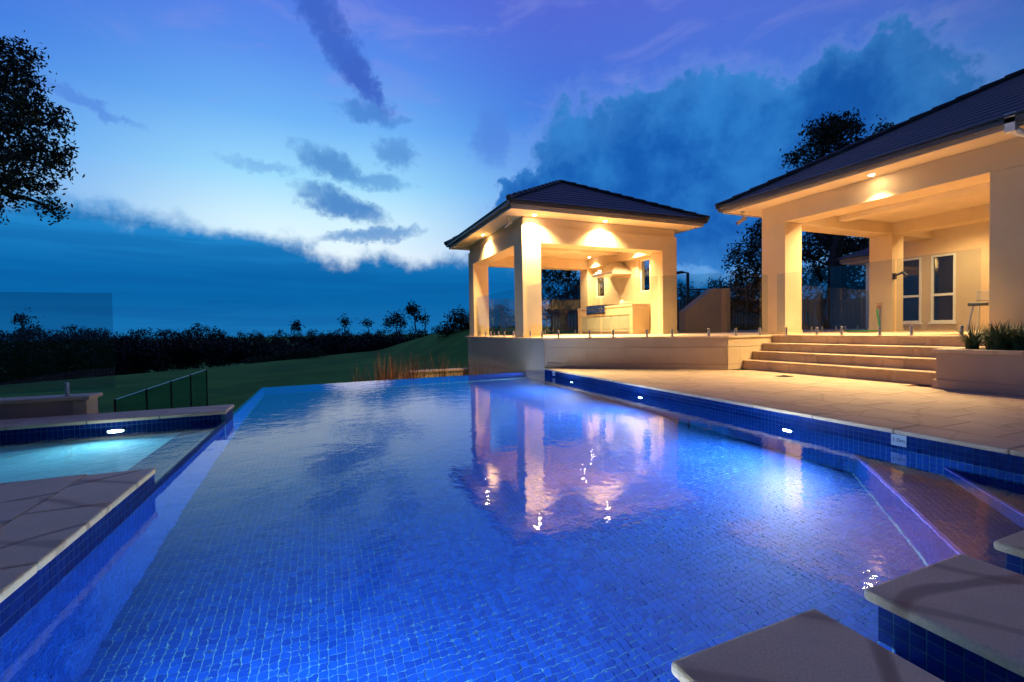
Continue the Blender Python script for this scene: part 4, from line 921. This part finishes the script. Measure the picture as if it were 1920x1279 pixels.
def build_trees():
    # gum hanging in at the left
    D = 15.; px = D/F
    bl = [((-30, 120), 75), ((30, 105), 38), ((-20, 200), 85), ((55, 160), 30), ((75, 210), 42), ((20, 255), 60), ((98, 235), 28), ((100, 275), 34), ((60, 300), 42), ((-10, 320), 60), ((112, 310), 24), ((75, 345), 30), ((25, 340), 34), ((88, 385), 26), ((104, 402), 12), ((-60, 380), 60), ((30, 375), 16), ((-80, 270), 90), ((-90, 120), 90)]
    rng = np.random.default_rng(3)
    blobs = [(tuple(ray_at(x, y, D+rng.uniform(-1.4, 1.4))), r*px) for (x, y), r in bl]
    b = ray_at(-260, 700, D); b.z = gz(b.x, b.y); fk = ray_at(-170, 330, D)
    tree('gum_tree', 'tall dark gum tree with drooping leafy branches beside the spa terrace', tuple(b), tuple(fk), [(c, r*.86) for c, r in blobs], .115, 125, tr=.35, seed=5, asp=2.4)
    # big gum behind the house
    D = 30.; px = D/F
    bl = [((1540, 250), 32), ((1575, 240), 30), ((1602, 245), 17), ((1510, 285), 18), ((1488, 297), 14), ((1560, 275), 34), ((1600, 280), 26), ((1530, 310), 26), ((1660, 240), 12), ((1640, 275), 25), ((1690, 280), 40), ((1580, 320), 40), ((1640, 340), 50)]
    blobs = [(tuple(ray_at(x, y, D+rng.uniform(-1.5, 1.5))), r*px) for (x, y), r in bl]
    b = ray_at(1570, 600, D); b.z = gz(b.x, b.y); tree('gum_tree', 'tall spreading gum tree rising above the house roof', tuple(b), tuple(ray_at(1575, 400, D)), blobs, .19, 62, tr=.5, seed=6)
    # trees between pavilion and house and through the verandah
    def px_tree(lb, D, bl, fork, basex, seed, ls, dn, tr=.25, lm=LEAF, group='trees behind the house'):
        rr = np.random.default_rng(seed); k = D/F
        blobs = [(tuple(ray_at(x, y, D+rr.uniform(-1.2, 1.2))), r*k) for (x, y), r in bl]
        b = ray_at(basex, 620, D); b.z = gz(b.x, b.y); tree('tree', lb, tuple(b), tuple(ray_at(fork[0], fork[1], D)), blobs, ls, dn, lm, tr, group, seed)
    px_tree('dark tree with ragged branches beside the front verandah column', 31, [((1420, 440), 24), ((1395, 470), 24), ((1375, 490), 16), ((1440, 480), 40), ((1410, 520), 34), ((1450, 420), 24), ((1375, 545), 26), ((1420, 560), 40), ((1460, 540), 40)], (1450, 540), 1460, 11, .19, 50)
    px_tree('tall dark tree seen through the open verandah', 33, [((1530, 460), 34), ((1580, 450), 40), ((1610, 480), 40), ((1560, 500), 36), ((1520, 520), 26), ((1600, 530), 36), ((1545, 430), 30), ((1500, 480), 20), ((1650, 450), 40)], (1580, 520), 1582, 12, .2, 46, .35)
    px_tree('dark bushy tree low behind the verandah fence', 36, [((1510, 570), 26), ((1545, 560), 20), ((1610, 580), 30), ((1570, 580), 26), ((1650, 570), 40)], (1560, 600), 1560, 13, .2, 36)
    px_tree('dark leafy tree showing through the back opening of the pavilion', 34, [((1030, 520), 22), ((1062, 515), 26), ((1020, 550), 20), ((1068, 555), 24), ((1045, 580), 26), ((1090, 540), 26), ((1010, 590), 22), ((1120, 530), 26), ((1125, 560), 26), ((1210, 520), 30), ((1210, 555), 24)], (1060, 590), 1060, 14, .2, 44)
    px_tree('grey green tree beside the black metal frame', 40, [((1300, 560), 22), ((1275, 545), 16), ((1325, 575), 24), ((1345, 540), 16), ((1290, 590), 24), ((1355, 585), 26)], (1315, 600), 1315, 15, .2, 40)
    px_tree('broad dark tree at the lawn edge beside the pavilion', 46, [((862, 590), 14), ((850, 605), 16), ((876, 600), 20), ((840, 622), 18), ((870, 630), 24), ((900, 600), 28), ((930, 590), 26), ((950, 600), 24), ((910, 625), 24)], (880, 640), 880, 16, .22, 42, group=None)
    # emergent trees above the far wood
    for (x, y, rs, D, lb) in [(777, 585, [((775, 583), 10), ((783, 596), 6), ((772, 578), 7)], 75, 'slim far tree with a round crown above the wood'), (742, 602, [((742, 596), 9), ((752, 606), 8), ((730, 605), 8)], 75, 'broad low crowned far tree above the wood'),
                              (797, 598, [((797, 597), 6), ((792, 600), 4)], 76, 'small far tree with a flat tuft beside the round crowned one'), (645, 603, [((645, 602), 6), ((650, 607), 5)], 90, 'faint thin far tree standing alone above the wood'), (690, 605, [((686, 606), 5), ((694, 604), 4)], 85, 'tiny tufted far tree between the thin one and the broad one'),
                              (41, 600, [((36, 598), 9), ((50, 602), 7), ((44, 595), 8)], 48, 'lone flat topped far tree seen through the glass panel'), (550, 612, [((552, 610), 7), ((558, 614), 6)], 80, 'small bushy far tree at the dip of the wood')]:
        k = D/F; rr = np.random.default_rng(int(x)); blobs = [(tuple(ray_at(a, b_, D)), r*k) for (a, b_), r in rs]
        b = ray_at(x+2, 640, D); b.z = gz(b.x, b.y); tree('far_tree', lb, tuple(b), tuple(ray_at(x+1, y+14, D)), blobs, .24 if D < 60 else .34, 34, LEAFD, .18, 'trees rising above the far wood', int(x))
    # the wood as one mass
    m = MB(); rng = np.random.default_rng(20); bl = []
    line = [(-200, 755, 28), (0, 735, 36), (210, 705, 46), (430, 680, 58), (620, 670, 60), (870, 655, 72), (1000, 650, 80), (1500, 640, 90)]
    top = [(-200, 606), (0, 612), (130, 608), (210, 612), (300, 610), (370, 604), (430, 612), (530, 622), (620, 612), (700, 609), (800, 609), (880, 600), (1000, 606), (1500, 606)]
    xs = np.linspace(-200, 1500, 150)
    ly = np.interp(xs, [l[0] for l in line], [l[1] for l in line]); ld = np.interp(xs, [l[0] for l in line], [l[2] for l in line]); ty = np.interp(xs, [l[0] for l in top], [l[1] for l in top])
    for x, y0, d0, y1 in zip(xs, ly, ld, ty):
        for k in range(4):
            D = d0*(1+.05+.16*k+rng.uniform(-.05, .05)); yt = y1+rng.uniform(-1, 12)+5*math.sin(x*.021+k)*math.sin(x*.0077)+(3-k)*9; xx = x+rng.uniform(-10, 10)
            r = rng.uniform(.9, 1.3)*13*D/F
            c = ray_at(xx, yt+15, D); bl.append((tuple(c), r))
            if k < 2:
                for z_ in range(1, 4):
                    yy = yt+10+(y0-yt-18)*z_/3.3; bl.append((tuple(ray_at(xx+rng.uniform(-6, 6), yy, D)), r*1.15))
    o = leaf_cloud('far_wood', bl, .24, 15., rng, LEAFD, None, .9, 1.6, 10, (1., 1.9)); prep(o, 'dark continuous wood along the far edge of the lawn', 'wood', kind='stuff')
    # earth bank filling behind the wood so the mass is opaque
    # reeds beyond the overflow edge
    rr = random.Random(9)
    for k in range(26):
        x = .7 + 4.2*(k/25)+rr.uniform(-.12, .12); y = 13.1+rr.uniform(0, 1.5); hh = 1.68+(.35 if 1.4 < x < 4.2 else -.05)+rr.uniform(-.25, .25)
        t = thing('reed_clump', 'clump of tall reddish ornamental grass beyond the overflow edge', 'ornamental grass', (x, y, -1.9), 0, 'ornamental grass beyond the pool')
        m = MB(); blades(m, (x, y, -1.9), 80, hh*1.12, .5, .018, rr); m.build('foliage', REED, t)
    for k in range(9):
        x = -2.4-.35*k+rr.uniform(-.1, .1); y = 9.2+rr.uniform(0, 2.4)
        t = thing('reed_clump', 'clump of brown ornamental grass beside the low lawn fence', 'ornamental grass', (x, y, -1.9), 0, 'ornamental grass beside the lawn fence')
        m = MB(); blades(m, (x, y, -1.9), 46, 1.75, .35, .016, rr); m.build('foliage', REED, t)
    for k in range(6):
        p = ray_at(480+k*22, 684-k*1.3, 52); z = gz(p.x, p.y); 
        t = thing('lawn_shrub', 'low green shrub at the edge of the far wood', 'shrub', (p.x, p.y, z), 0, 'shrubs at the edge of the far wood')
        leaf_cloud('foliage', [((p.x, p.y, z+.5), .8), ((p.x+.6, p.y, z+.4), .6)], .22, 26, np.random.default_rng(k), SHRUB, t, .7)
    l = thing('garden_ledge', 'low tan stone ledge beyond the pool beside the pavilion', 'ledge', (4.5, 18.3, -1.9))
    MB().box(3.2, 9, 18.0, 18.5, -2.2, -.45).build('wall_body', STUCCO, l); MB().box(3.15, 9, 17.95, 18.55, -.449, -.39).build('cap_stone', STONE, l)
build_trees()
